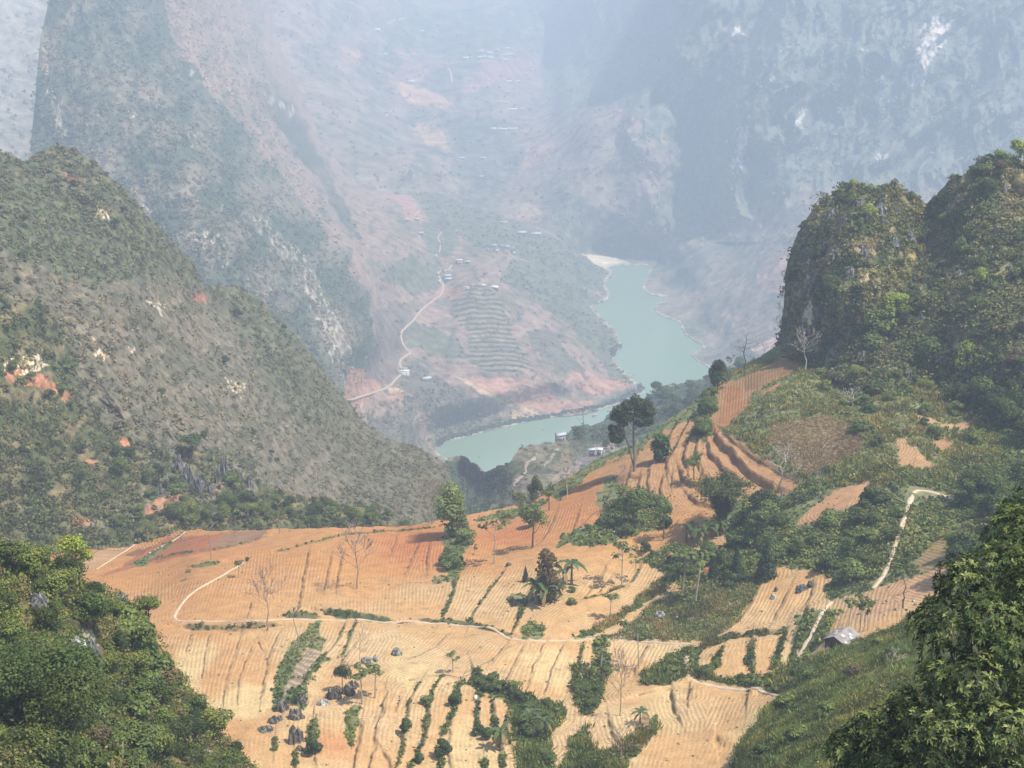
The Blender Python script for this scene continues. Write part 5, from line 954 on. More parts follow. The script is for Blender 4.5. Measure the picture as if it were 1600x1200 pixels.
T("bare_brown", 419, 984, 92, F, "bare_tree", "large grey leafless tree beside the path on the left field", wide=.9)
T("bare_brown", 558, 921, 92, F, "bare_tree", "reddish leafless tree in the middle of the orange field"); T("pole_tree", 467, 1020, 96, F, "pole_tree", "thin tall stem with few leaves rising over the path")
T("bare_pale", 564, 1046, 60, F, "bare_tree", "faint pale leafless tree by the two grey boulders", wide=.7); T("papaya", 708, 1049, 32, F, "sapling", "small leafy sapling alone in the straw field", wide=1.1)
T("sapling", 295, 906, 15, F, "sapling", "tiny sapling in the left field above the curving path"); T("sapling", 373, 903, 26, F, "sapling", "small sapling right of the curving path's upper end"); T("shrub_dark", 387, 877, 7, F, "shrub", "tiny dark shrub at the upper end of the curving path", "shrub")
T("pole_tree", 330, 877, 66, F, "pole_tree", "tall thin pole tree on the grassy mound of the left field"); T("pole_tree", 177, 906, 30, F, "pole_tree", "short thin stem by the edge of the wooded spur"); T("bare_brown", 285, 864, 26, F, "bare_tree", "small bare tree on the red plot behind the crest"); T("bare_brown", 367, 847, 20, F, "bare_tree", "tiny bare tree on the grey plot behind the crest")
T("pole_tree", 437, 832, 60, F, "pole_tree", "pale slim trunk on the crest in front of the dark wood"); T("papaya", 232, 846, 34, F, "papaya_tree", "leafy small tree at the far red plot", "papaya tree")
T("broad_dark", 535, 1080, 42, F, "tree", "small dense dark tree beside the crags in the lower field", wide=.8); T("papaya", 566, 1100, 60, F, "papaya_tree", "leafy papaya left of the two over the lower crags", "papaya tree"); T("papaya", 586, 1090, 56, F, "papaya_tree", "leafy papaya right of the two over the lower crags", "papaya tree")
T("sparse_tree", 482, 1100, 50, F, "tree", "thin leafy tree over the dark crags at the lower left of the field")
T("papaya", 938, 1050, 58, F, "papaya_tree", "leafy papaya above the green gully", "papaya tree"); T("sparse_tree", 998, 1045, 76, F, "tree", "tall thin sparse tree at the bushes by the path"); T("bare_brown", 968, 1118, 100, F, "bare_tree", "leafless grey tree over the lower terrace with bushes", wide=.6)
T("banana", 782, 1168, 50, F, "banana_plant", "withered banana plant by the ditch of the lower field", "banana plant"); T("banana", 828, 1138, 44, F, "banana_plant", "banana plant above the green gully, upper one", "banana plant"); T("banana", 852, 1150, 42, F, "banana_plant", "banana plant inside the green gully", "banana plant")
T("banana", 1000, 1130, 34, F, "banana_plant", "small banana plant on the rim of the hollow in the lower terrace", "banana plant"); T("bare_brown", 972, 1195, 60, F, "bare_tree", "low leafless bush tree below the hollow of the terrace", wide=1.3)
for bx, by, bh, lb in [(1325,984,50,"leftmost papaya behind the tin roofed hut"),(1344,986,52,"papaya second from the left of the taller ones behind the hut"),(1350,987,44,"short papaya in the middle of the group by the hut"),(1356,985,50,"rightmost tall papaya by the hut"),(1313,978,28,"small papaya left of the others by the hut")]: T("papaya", bx, by, bh, F, "papaya_tree", lb, "papaya tree", wide=.75)
T("dead_snag", 1411, 950, 56, F, "dead_tree", "dead snag with one broken branch on the bare slope above the hut")
T("broad_lime", 1512, 607, 72, F, "tree", "bright green tree with slim trunk under the crags", wide=.75); T("pole_tree", 1594, 560, 96, F, "pole_tree", "tall thin trunk at the right under the crags"); T("pole_tree", 1427, 735, 46, F, "pole_tree", "thin stem beside the small brown plot")
T("bare_brown", 1240, 775, 42, F, "bare_tree", "small bare tree on the sloping brown field", wide=.9); T("bare_pale", 1330, 640, 30, F, "brushwood", "dry brown brushwood heap above the twiggy plot", "brushwood", wide=2)
T("broad_lime", 1590, 262, 44, E, "tree", "bright green tree on the skyline at the right frame edge", wide=1.1); T("broad_lime", 1331, 302, 22, E, "tree", "lime green bush tree on the top of the crag"); T("broad_lime", 1357, 348, 30, E, "tree", "bright green tree on the face of the crag", wide=1.1)
T("conifer", 1557, 250, 17, E, "conifer_tree", "tiny pointed tree on the skyline of the crag"); T("broad_dark", 1545, 252, 12, E, "tree", "dark small tree beside the tiny pointed one on the skyline")
T("broad_lime", 1400, 505, 46, E, "tree", "lime green spreading tree at the foot of the crag", wide=1.2); T("broad_lime", 1532, 448, 30, E, "tree", "lime green tree in the middle of the right crag"); T("papaya", 1455, 490, 34, E, "tree", "thin green tree right of the spreading lime tree")
for bx, by, bh in [(1222,500,30),(1225,470,24),(1219,525,34),(1227,440,20),(1221,548,30)]: T("bare_brown", bx, by, bh, E, "bare_tree", "leafless shrub tree clinging to the left edge of the cliff", "tree", "bare shrubs on the cliff edge", sink=.15)
T("flat_top", 301, 724, 42, S, "tree", "flat-topped dark green tree on the jagged rocks of the left spur"); T("bare_pale", 418, 768, 66, S, "bare_tree", "pale leafless pole tree rising over the left spur", wide=.35); T("bare_pale", 503, 800, 38, S, "bare_tree", "leafless reddish tree above the row of green trees", wide=1.1); T("pole_tree", 499, 748, 40, C, "pole_tree", "dead thin trunk on the lower left hillside")
T("broad_lime", 118, 905, 72, G, "tree", "bright yellow-green tree on top of the wooded spur", var=0, wide=.9); T("broad_light", 226, 985, 54, G, "tree", "light green tree leaning out of the wooded spur over the field", wide=1.1)
T("great_round", 75, 1190, 190, G, "broadleaf_tree", "great round dark-leaved tree at the bottom left corner", wide=1.15)
T("papaya", 178, 1215, 60, G, "tree", "pale thin-leaved tree at the bottom of the wooded spur")
rr = np.random.default_rng(3)
def forest(sheet, n, box, kinds, hr, group, label, poly=None, name="tree", sink=.1):
    k = 0; tries = 0
    while k < n and tries < 9000:
        tries += 1; a, b_ = rr.uniform(box[0], box[2]), rr.uniform(box[1], box[3])
        if b_ < sheet.top(a) + 2: continue
        if poly is not None and not inpoly(np.array([a]), np.array([b_]), poly)[0]: continue
        if sheet is G and 92 < a < 166 and 985 < b_ < 1120: continue
        if sheet is F and (nopath(np.array([a]), np.array([b_]))[0] < .5 or F.at(a, b_, F.dry + 0.) > .3 or F.at(a, b_, F.gm) < .3): continue
        kd = kinds[rr.integers(len(kinds))]; T(kd, a, b_, rr.uniform(*hr), sheet, "bush" if "shrub" in kd else name, label[kd] if isinstance(label, dict) else label, "bush" if "shrub" in kd or name == "bush" else "tree", group, sink=sink, wide=rr.uniform(.9, 1.3)); k += 1
LG = {"broad_dark": "dark green tree in the mixed wood on the lower left spur", "broad_mid": "mid green tree in the mixed wood on the lower left spur", "broad_light": "light green tree in the mixed wood on the lower left spur", "brown_bush": "brown half-bare tree in the mixed wood on the lower left spur", "broad_lime": "lime green tree in the mixed wood on the lower left spur", "shrub": "low green bush in the mixed wood on the lower left spur", "bare_brown": "leafless tree in the mixed wood on the lower left spur"}
forest(G, 80, (-60, 850, 430, 1240), ["broad_dark","broad_mid","broad_mid","broad_light","brown_bush","broad_light","shrub","broad_dark"], (30, 66), "trees of the wood on the lower left spur", LG)
forest(E, 60, (1225, 250, 1650, 650), ["broad_dark","broad_mid","broad_light","brown_bush","shrub","broad_dark"], (16, 38), "trees and bushes on the right-hand crags", {"broad_dark": "dark green tree growing on the right-hand crags", "broad_mid": "mid green tree growing on the right-hand crags", "broad_light": "light green tree growing on the right-hand crags", "brown_bush": "dry brown tree growing on the right-hand crags", "shrub": "green bush growing on the right-hand crags"})
forest(S, 46, (140, 775, 640, 840), ["broad_mid","broad_light","broad_dark","broad_mid"], (18, 32), "row of trees between the fields and the left hill", {"broad_dark": "dark green tree in the wood behind the field crest", "broad_mid": "mid green tree in the wood behind the field crest", "broad_light": "light green tree in the wood behind the field crest"}, [(150,840),(200,830),(280,800),(400,780),(560,800),(640,822),(640,840),(400,835),(300,836),(200,845)])
forest(S, 26, (0, 470, 400, 780), ["broad_mid","broad_dark","shrub"], (12, 24), "trees on the small dark spur", {"broad_dark": "dark green tree on the slope of the left spur", "broad_mid": "mid green tree on the slope of the left spur", "shrub": "green bush on the slope of the left spur"})
forest(R, 24, (890, 560, 1180, 720), ["broad_mid","broad_dark"], (14, 26), "trees on the near river bank", "hazy green tree on the near bank below the river bend", [(890,690),(960,650),(1100,596),(1180,570),(1100,660),(980,720)])
forest(C, 26, (0, 260, 640, 780), ["broad_dark","broad_mid"], (9, 17), "scattered trees on the left hillside", "small green tree on the open left hillside")
SHZ = HB[0]
forest(F, 34, (1090, 690, 1410, 905), ["shrub","shrub_light","shrub_dark","broad_mid"], (14, 32), "bushes on the slope between the fields", {"shrub": "green bush on the overgrown bank right of the fields", "shrub_light": "light green bush on the overgrown bank right of the fields", "shrub_dark": "dark green bush on the overgrown bank right of the fields", "broad_mid": "small leafy tree on the overgrown bank right of the fields"}, SHZ)
forest(F, 34, (1470, 620, 1680, 900), ["broad_dark","broad_dark","broad_mid"], (34, 64), "trees in the shaded hollow at the right", "dark tree in the shaded hollow at the right edge", [(1530,640),(1690,560),(1690,900),(1485,900),(1490,800),(1560,720)])
forest(F, 26, (1280, 580, 1530, 700), ["shrub","shrub_light","shrub_dark"], (12, 24), "bushes below the crags", {"shrub": "green bush on the grassy slope below the crags", "shrub_light": "light green bush on the grassy slope below the crags", "shrub_dark": "dark green bush on the grassy slope below the crags"})
for pl, gname, lb, n, hr in [(GREEN[1], "bushes at the foot of the terraces", "green bush at the foot of the orange terraces", 9, (10, 20)), (GREEN[4], "bushes above the meadow", "green bush in the hedge above the meadow", 12, (14, 26)), (GREEN[8], "bushes by the path loop", "light green bush beside the loop of the path", 9, (10, 18)),
                            (GREEN[10], "bushes in the gully", "green bush in the gully of the lower field", 7, (12, 22)), (GREEN[13], "bushes inside the path loop", "green bush below the small curved terraces", 12, (9, 16)), (GREEN[22], "bushes on the ridge edge", "green bush on the edge of the orange ridge", 16, (12, 24)), (GREEN[9], "bushes on the dark bank", "dark green bush on the curved bank in the lower field", 12, (12, 20)), (GREEN[11], "bushes in the long gully", "green bush in the long gully below the path", 9, (12, 20)), (GREEN[5], "bushes under the pale tree", "green bush under the tall pale green tree", 7, (14, 24))]:
    pa = np.array(pl); forest(F, n, (pa[:, 0].min(), pa[:, 1].min(), pa[:, 0].max(), pa[:, 1].max()), ["shrub", "shrub_dark", "shrub"] if "light" not in lb else ["shrub_light"], hr, gname, lb, pl, "bush")
for bx, by, bh, lb in [(634,1142,20,"dense round bush on a terrace edge in the lower field, the leftmost"),(748,1145,18,"round bush on stony patch of the lower field, left one of the pair"),(762,1152,18,"round bush on stony patch of the lower field, right one of the pair"),(692,1180,24,"bush hanging over a bank at the bottom of the field"),(655,1195,16,"small bush at the bottom edge below the blue figure"),(710,1100,18,"bush in the strip of weeds between two terraces"),(664,1098,14,"small bush on a weedy step left of the strip of weeds"),(490,1180,24,"dark bush beside the pitted crag"),(894,922,8,"tiny bush in the straw field under the banana plants"),(893,945,10,"small plant in the straw field below the banana plants"),(1003,1000,12,"bush at the edge of the path by the meadow"),(1008,862,16,"bush on the grass bank by the pale plot"),(1245,1060,22,"bush at the end of the narrow terraces near the slope")]:
    T("round_shrub" if bh > 15 else "shrub", bx, by, bh, F, "bush", lb, "bush", wide=1.3)

for bx, by, bh, kd, lb in [(1225,1110,22,"shrub_light","light bush where the grassy slope meets the lowest field"),(1262,1062,20,"shrub","bush just below the narrow terraces on the edge of the grassy slope"),(1240,1160,26,"shrub_light","light green bush low on the grassy slope"),(1330,1062,24,"brown_bush","dry brown bush in the middle of the grassy slope"),(1400,1030,22,"shrub","bush on the grassy slope between the hut and the large near tree"),(1290,1120,24,"shrub","dark bush on the grassy slope left of the large near tree"),(1190,1190,26,"shrub_dark","dark bush at the bottom end of the grassy slope"),(1372,1010,16,"shrub_light","small bush right of the hut")]:
    T(kd, bx, by, bh, H, "bush", lb, "bush", wide=1.3)
T("bare_pale", 1395, 1045, 26, H, "bush", "leafless pale bush right of the dry brown bush on the grassy slope", "bush", wide=1.8)
# ---- the large tree close to the camera
def rosettes(mb, C_, N, L, K, col, rg, width=.17):
    n = len(C_); N = N / np.linalg.norm(N, axis=1)[:, None]; r = rg.normal(size=(n, 3)); t = np.cross(N, r); t /= np.linalg.norm(t, axis=1)[:, None]; b_ = np.cross(N, t)
    a = (np.arange(K) * 2 * pi / K)[None] + rg.uniform(0, 6, (n, 1)) + rg.normal(size=(n, K)) * .25
    d = t[:, None] * np.cos(a)[..., None] + b_[:, None] * np.sin(a)[..., None] + N[:, None] * rg.uniform(.05, .7, (n, K, 1)); d /= np.linalg.norm(d, axis=2)[..., None]
    s = np.cross(d, N[:, None] + 0 * d); s /= np.linalg.norm(s, axis=2)[..., None] + 1e-9; LL = L * rg.uniform(.65, 1.25, (n, K, 1)); C0 = C_[:, None]; dr = np.array([0, 0, -1.0]) * LL
    m1 = C0 + d * LL * .5 + dr * .02; tip = C0 + d * LL + dr * .22; up = np.cross(s, d) * LL * .05
    V = np.stack([C0 + 0 * d, m1 + s * LL * width + up, tip, m1 - s * LL * width + up, m1 - up], 2); c = np.asarray(col)[:, None] * (1 + .16 * rg.normal(size=(n, K, 1))); i = np.arange(n * K)[:, None] * 5
    T_ = np.concatenate([i + np.array([[0, 1, 4]]), i + np.array([[1, 2, 4]]), i + np.array([[2, 3, 4]]), i + np.array([[3, 0, 4]])]); mb.add(V.reshape(-1, 3), None, T_, np.clip(np.repeat(c.reshape(-1, 3), 5, 0), .006, 1))
g = R3(101)
LB = [(1600,850,66,62),(1665,800,67,80),(1560,900,64,52),(1510,925,63,44),(1622,930,62,60),(1545,985,61,58),(1478,985,62,58),(1600,1030,60,70),(1515,1075,59,60),(1468,1070,60,40),(1420,1108,60,38),(1368,1142,60,40),(1325,1172,60,36),(1430,1135,58,52),(1390,1190,58,52),(1480,1160,57,60),(1560,1150,57,66),(1640,1130,58,75),(1335,1230,59,46),(1450,1230,57,66),(1550,1240,56,70),(1660,1010,61,80),(1700,900,63,90),(1720,1080,60,90),(1650,1240,57,80),(1500,905,64,40),(1580,815,67,34)]
base = H.at(1560, 1560.0); base = np.array([base[0], base[1], base[2]])
bigc = MB(); bigt = MB(); LW = []
for lx, ly, D_, rp in LB: LW.append((W(lx, ly, D_), rp * D_ / FPX / .93))
for Cc_, r_ in LW:
    n = int(260 * (r_ / 1.5) ** 2) + 80; d = g.normal(size=(n, 3)); d /= np.linalg.norm(d, axis=1)[:, None]; sub = g.normal(size=(14, 3)); sub /= np.linalg.norm(sub, axis=1)[:, None]; k = np.max(d @ sub.T, axis=1)
    keep = (d[:, 2] > -.35) | (g.uniform(size=n) < .25); d = d[keep]; k = k[keep]; n = len(d); rad = r_ * (.50 + .52 * sstep(.62, .97, k)) * g.uniform(.8, 1.05, n); base_c = np.array((.055,.083,.022)) * (1 + .2 * g.normal()); cc = np.where((g.uniform(size=n) < .30)[:, None], np.array((.23,.26,.075)), base_c) * (1 + .15 * g.normal(size=(n, 1)))
    rosettes(bigc, Cc_ + d * rad[:, None], d + np.array([0, 0, .45]), .27, 7, cc, g)
top = np.mean([c_ for c_, _ in LW], 0); t0 = base + np.array([0, 0, -.5]); t1 = base * .6 + top * .4; t2 = base * .25 + top * .75
bigt.tube([t0, t1, t2, top + np.array([0, 0, 2.5])], [.55, .42, .3, .1], 10, (.13,.10,.08))
for c_, r_ in LW: a = t1 if c_[2] < top[2] else t2; bigt.tube([a, (a + c_) / 2 - np.array([0, 0, .6]), c_], [.16, .1, .03], 6, (.13,.10,.08))
o = empty("broadleaf_tree", tuple(base), label="large near tree with glossy drooping dark leaves filling the lower right corner", cat="tree")
for nm, mb_, mt in (("trunk", bigt, M_bark), ("crown", bigc, M_gloss)):
    me = mb_.mesh(nm, mt); me.transform(Matrix.Translation(Vector(-base))); c_ = link(nm, me, o)
# ---------------------------------------------------------------- rocks
def karst(name, P, w, h, label, seed, cat, col, group):
    n = 40; u = np.linspace(-1, 1, n); X, Y = np.meshgrid(u, u); r = np.sqrt(X ** 2 + Y ** 2) / (.85 + .42 * fbm(X * 1.5 + seed, Y * 1.5, seed, 2))
    e = np.clip(1 - r ** 2.6, 0, 1); f = 1.5 if w > 2 else 1.2
    a = ridged(X * f + seed * 3.1, Y * f, seed * .7, 3); b2 = ridged(X * f * 2.7 + seed, Y * f * 2.7, 4.4, 3)
    Z = h * 1.1 * e ** .5 * np.clip(.34 + .34 * a + .14 * b2, .05, 1.5) - .5 * (r > 1)
    st = fbm(X * 4 + seed, Y * 4, Z / h * 1.5, 4); c = mix(np.array(col) * .8, np.minimum(np.array(col) * 1.7 + .03, .7), sstep(.0, .45, st)); c = mix(c, np.array(col) * .35, sstep(.1, .5, -st))
    V = np.stack([X * w / 2 + .05 * w * fbm(X * 3, Z / h * 3, seed, 2), Y * w / 2.4, Z], -1); i = (np.arange(n - 1)[:, None] * n + np.arange(n - 1)[None]).ravel()
    o = link(name, mesh_from(name, V.reshape(-1, 3), np.stack([i, i + 1, i + n + 1, i + n], 1), M_rock, c.reshape(-1, 3)), None, label, cat, group); o.location = P - np.array([0, 0, .25]); o.rotation_euler = (0, 0, .4 * sin(seed)); return o
def rock(name, px, py, wpx, hpx, sheet, label, seed=0, cat="rock", col=(.25,.232,.20), jag=.35, group=None, sharp=1.0):
    P = sheet.at(px, py); zc = P[1] * CP - (P[2] - CAM_H) * SP; s = zc / FPX; n = 44
    th = np.linspace(0, 2 * pi, n, endpoint=False)[None]; ph = np.linspace(.02, pi - .02, 30)[:, None]
    d = np.stack([np.sin(ph) * np.cos(th), np.sin(ph) * np.sin(th), np.cos(ph) + 0 * th], -1)
    r = .8 + jag * ridged(d[..., 0] * 2.1 + seed, d[..., 1] * 2.1, d[..., 2] * .7, 5) * .55 + .12 * fbm(d[..., 0] * 4 + seed, d[..., 1] * 4, d[..., 2] * 2, 2)
    V = d * r[..., None] * .85 * np.array([wpx * s / 2, wpx * s / 2.4, hpx * s * .8]); V[..., 2] = np.where(V[..., 2] < 0, V[..., 2] * .4, V[..., 2] * sharp)
    if name == 'crag': return karst(name, P, wpx * s, hpx * s, label, seed, cat, col, group)
    i = (np.arange(29)[:, None] * n + np.arange(n)[None]); j = (np.arange(29)[:, None] * n + (np.arange(n)[None] + 1) % n)
    Q = np.stack([i, i + n, j + n, j], -1).reshape(-1, 4); stain = fbm(V[..., 0] * 1.5, V[..., 1] * 1.5, V[..., 2] * .6 + seed, 3)
    c = mix(col, np.array(col) * .35, sstep(0, .4, stain)); c = mix(c, np.minimum(np.array(col) * 2.1, .7), sstep(.2, .5, -stain) * .6)
    o = link(name, mesh_from(name, V.reshape(-1, 3), Q, M_rock, c.reshape(-1, 3)), None, label, cat, group); o.location = P; o.rotation_euler = (0, 0, seed * 1.7); return o
rock("boulder", 620, 1022, 22, 14, F, "pale grey boulder alone in the straw field", 1); rock("boulder", 573, 1037, 24, 12, F, "low grey boulder beside the faint pale tree", 2); rock("boulder", 587, 1034, 13, 15, F, "upright grey stone at the right end of the low boulder", 3)
for k, (a, b_, w_, h_, lb) in enumerate([(442,1108,30,16,"top left block of the dark crags in the lower field"),(462,1122,30,18,"broad middle block of the dark crags in the lower field"),(430,1128,28,12,"flat dark slab at the left of the crags"),(415,1140,30,8,"lowest flat slab of the dark crags"),(470,1098,22,14,"dark block under the thin leafy tree"),(505,1103,22,10,"whitish low rock at the end of the crags"),(522,1092,26,22,"tall jagged grey rock behind the small plot"),(545,1085,26,18,"broad grey rock under the small dark tree"),(552,1076,20,14,"upper grey rock behind the small dark tree"),(462,1160,28,28,"pitted dark crag standing alone near the bottom"),(468,1173,16,10,"small grey stone at the foot of the pitted crag")]):
    rock("crag", a, b_, w_, h_, F, lb, 5 + k, col=(.125,.11,.09) if k != 5 else (.34,.33,.31), jag=.6)
rock("boulder", 1031, 966, 20, 15, F, "grey boulder on the meadow", 20, col=(.36,.34,.31)); rock("boulder", 1058, 968, 12, 6, F, "low flat stone in the meadow", 21, col=(.34,.33,.28)); rock("boulder", 1254, 920, 22, 10, F, "dark boulder above the ploughed strips", 22, col=(.13,.13,.13)); rock("boulder", 1266, 915, 14, 14, F, "dark upright stone beside the dark boulder", 23, col=(.16,.15,.15)); rock("boulder", 1248, 926, 12, 6, F, "small black stone under the dark boulder", 24, col=(.08,.08,.08))
rock("boulder", 1208, 935, 12, 9, F, "pale stone in the ploughed strip right of the meadow", 25, col=(.42,.4,.38)); rock("boulder", 1213, 924, 8, 10, F, "small grey stone above the pale stone", 26); rock("boulder", 795, 884, 12, 7, F, "dark stone in the straw field below the airy tree", 27, col=(.1,.09,.08)); rock("boulder", 990, 828, 14, 7, F, "black stone in the shade of the leafy tree", 28, col=(.07,.065,.06)); rock("boulder", 960, 834, 7, 4, F, "white stone among the bushes", 29, col=(.62,.6,.55))
rock("boulder", 322, 1180, 26, 14, G, "grey brown boulder in the wood on the lower left spur", 30, col=(.25,.22,.2)); rock("boulder", 120, 1052, 34, 62, G, "pale upright limestone face in the wooded spur", 31, col=(.55,.54,.52), jag=.7); rock("boulder", 146, 1054, 30, 66, G, "dark limestone pillar right of the pale face", 32, col=(.14,.14,.14), jag=.7); rock("crag", 55, 955, 40, 26, G, "dark rock ledge high in the wooded spur", 33, col=(.15,.15,.15), jag=.7); rock("crag", 178, 928, 34, 9, G, "grey rock rim on top of the wooded spur", 34, col=(.15,.15,.15)); rock("boulder", 1008, 1140, 34, 12, F, "earthy rock rim in the hollow of the lower terrace", 35, col=(.24,.17,.11))
for k, (a, b_, w_, h_) in enumerate([(348,752,14,38),(338,760,12,26),(280,738,16,28),(295,752,18,30),(268,760,14,20),(372,760,14,22),(388,765,12,20),(310,770,18,20),(250,775,14,18),(325,775,14,18)]):
    rock("crag", a, b_, w_, h_, S, "dark jagged pinnacle on the left spur below the flat-topped tree" if k else "tallest jagged pinnacle on the left spur", 40 + k, col=(.13,.13,.125), jag=.8, group="jagged pinnacles on the left spur" if k else None)
rock("crag", 1398, 292, 14, 14, E, "dark pointed rock on the top of the crag", 60, col=(.12,.11,.11), jag=.6); rock("crag", 1528, 262, 12, 14, E, "dark rock step on the skyline of the right crag", 61, col=(.12,.11,.11), jag=.6); rock("crag", 1448, 326, 10, 6, E, "dark rock in the notch between two crags", 62, col=(.12,.11,.11))
for k, (a, b_) in enumerate([(1296,320),(1310,316),(1256,352),(1420,308)]): rock("crag", a, b_, 12, 9, E, "small grey rock on the rim of the crag", 64 + k, col=(.16,.155,.15), jag=.6, group="small rocks on the rim of the crag")
for k in range(26):
    a, b_ = [(1262,400),(1290,390),(1320,350),(1300,340),(1380,350),(1400,330),(1350,400),(1330,430),(1300,450),(1420,370),(1375,330),(1345,320),(1270,450),(1285,480),(1310,400),(1395,380),(1480,340),(1500,310),(1570,300),(1560,360),(1500,430),(1440,500),(1580,420),(1470,560),(1350,560),(1420,590)][k]
    rock("crag", a, b_, 14 + 10 * rr.random(), 8 + 8 * rr.random(), E, "grey rock outcrop breaking through the scrub of the right-hand crags", 90 + k, group="rock outcrops on the right-hand crags", col=(.15,.145,.135))
for k in range(14): rock("boulder", 1340 + 110 * rr.random(), 945 - 10 + 25 * rr.random() - 0, 7, 4, F, "small grey stone on the bare slope above the hut", 70 + k, group="stones on the bare slope above the hut", col=(.3,.26,.22))

# ---------------------------------------------------------------- hut with patched tin roof
def scaled_at(sheet, px, py): P = sheet.at(px, py); return P, (P[1] * CP - (P[2] - CAM_H) * SP) / FPX
P, s = scaled_at(H, 1316, 1010)
Z0 = P[2] - .9; Lr, Wd, eh, rh = 6.2, 4.6, 2.9, 1.15
hut = empty("hut", (P[0], P[1], Z0), radians(52), .78, label="small timber hut with patched grey tin roof on the grassy slope", cat="hut")
def gable_wall():
    b = MB(); w, l = Wd / 2, Lr / 2; t = .12
    for sx in (-1, 1): b.box((0, sx * (w - t / 2), eh / 2), (l, t / 2, eh / 2), col=(.20,.17,.14))
    for sx in (-1, 1):
        x0, x1 = sx * (l - t), sx * l + sx * .004; ys = [(-w, 0), (w, 0), (w, eh), (0, eh + rh - .06), (-w, eh)]
        V = [(x0, y, z) for y, z in ys] + [(x1, y, z) for y, z in ys]; b.add(V, [(k, (k + 1) % 5, 5 + (k + 1) % 5, 5 + k) for k in range(5)], [(0, 1, 2), (0, 2, 3), (0, 3, 4), (5, 7, 6), (5, 8, 7), (5, 9, 8)], (.19,.16,.135))
    return b
link("wall", gable_wall().mesh("wall", M_paint), hut)
def tin(sy):
    b = MB(); n = 90; w, l = Wd / 2 + .55, Lr / 2 + .5; xs = np.linspace(-l, l, n); sl = rh / (Wd / 2)
    for y0, y1 in ((0, w),):
        for dz in (0.0,):
            zz = .035 * np.sin(xs * 2 * pi / .28); rows = []
            for y in np.linspace(0, w, 4): rows.append(np.stack([xs, sy * y + 0 * xs, eh + rh - sl * y + .03 + zz], 1))
            for y in (w, 0): rows.append(np.stack([xs, sy * y + 0 * xs, eh + rh - sl * y - .02 + zz], 1))
            V = np.concatenate(rows); Q = [(r * n + i, r * n + i + 1, (r + 1) * n + i + 1, (r + 1) * n + i) for r in range(5) for i in range(n - 1)]
            st = fbm(V[:, 0] * .7, V[:, 1] * .7, 3, 3); c = mix((.33,.30,.28), (.24,.20,.18), sstep(0, .4, st)); b.add(V, Q, None, c)
    return b
for sy in (-1, 1):
    rf = link("roof", tin(sy).mesh("roof", M_tin), hut)
    b = MB(); sl = rh / (Wd / 2); ang = math.atan(sl)
    for cx, cy, hx, hy in ([(-1.2,.9,.5,.4),(1.0,1.5,.5,.35),(.2,2.1,.45,.4),(-2.6,2.3,.5,.3)] if sy < 0 else [(-1.0,1.0,.5,.5),(1.4,2.0,.6,.35)]):
        Rm = Matrix.Rotation(-sy * ang, 3, 'X'); b.box((cx, sy * cy, eh + rh - sl * cy + .085), (hx, hy, .012), Rm, (.62,.62,.62))
    link("roof_patch", b.mesh("roof_patch", M_tin), rf)
for sx in (-1, 1):
    for sy in (-1, 1): b = MB(); b.tube([(sx * (Lr / 2 + .3), sy * (Wd / 2 + .2), -.8), (sx * (Lr / 2 + .3), sy * (Wd / 2 + .2), eh + rh - rh / (Wd / 2) * (Wd / 2 + .2) - .03)], [.07, .06], 6, (.2,.16,.12)); link("post", b.mesh("post", M_bark), hut)
b = MB(); b.box((-Lr / 2 - .03, .3, 1.0), (.02, .45, 1.0), col=(.06,.05,.045)); link("door", b.mesh("door", M_paint), hut)

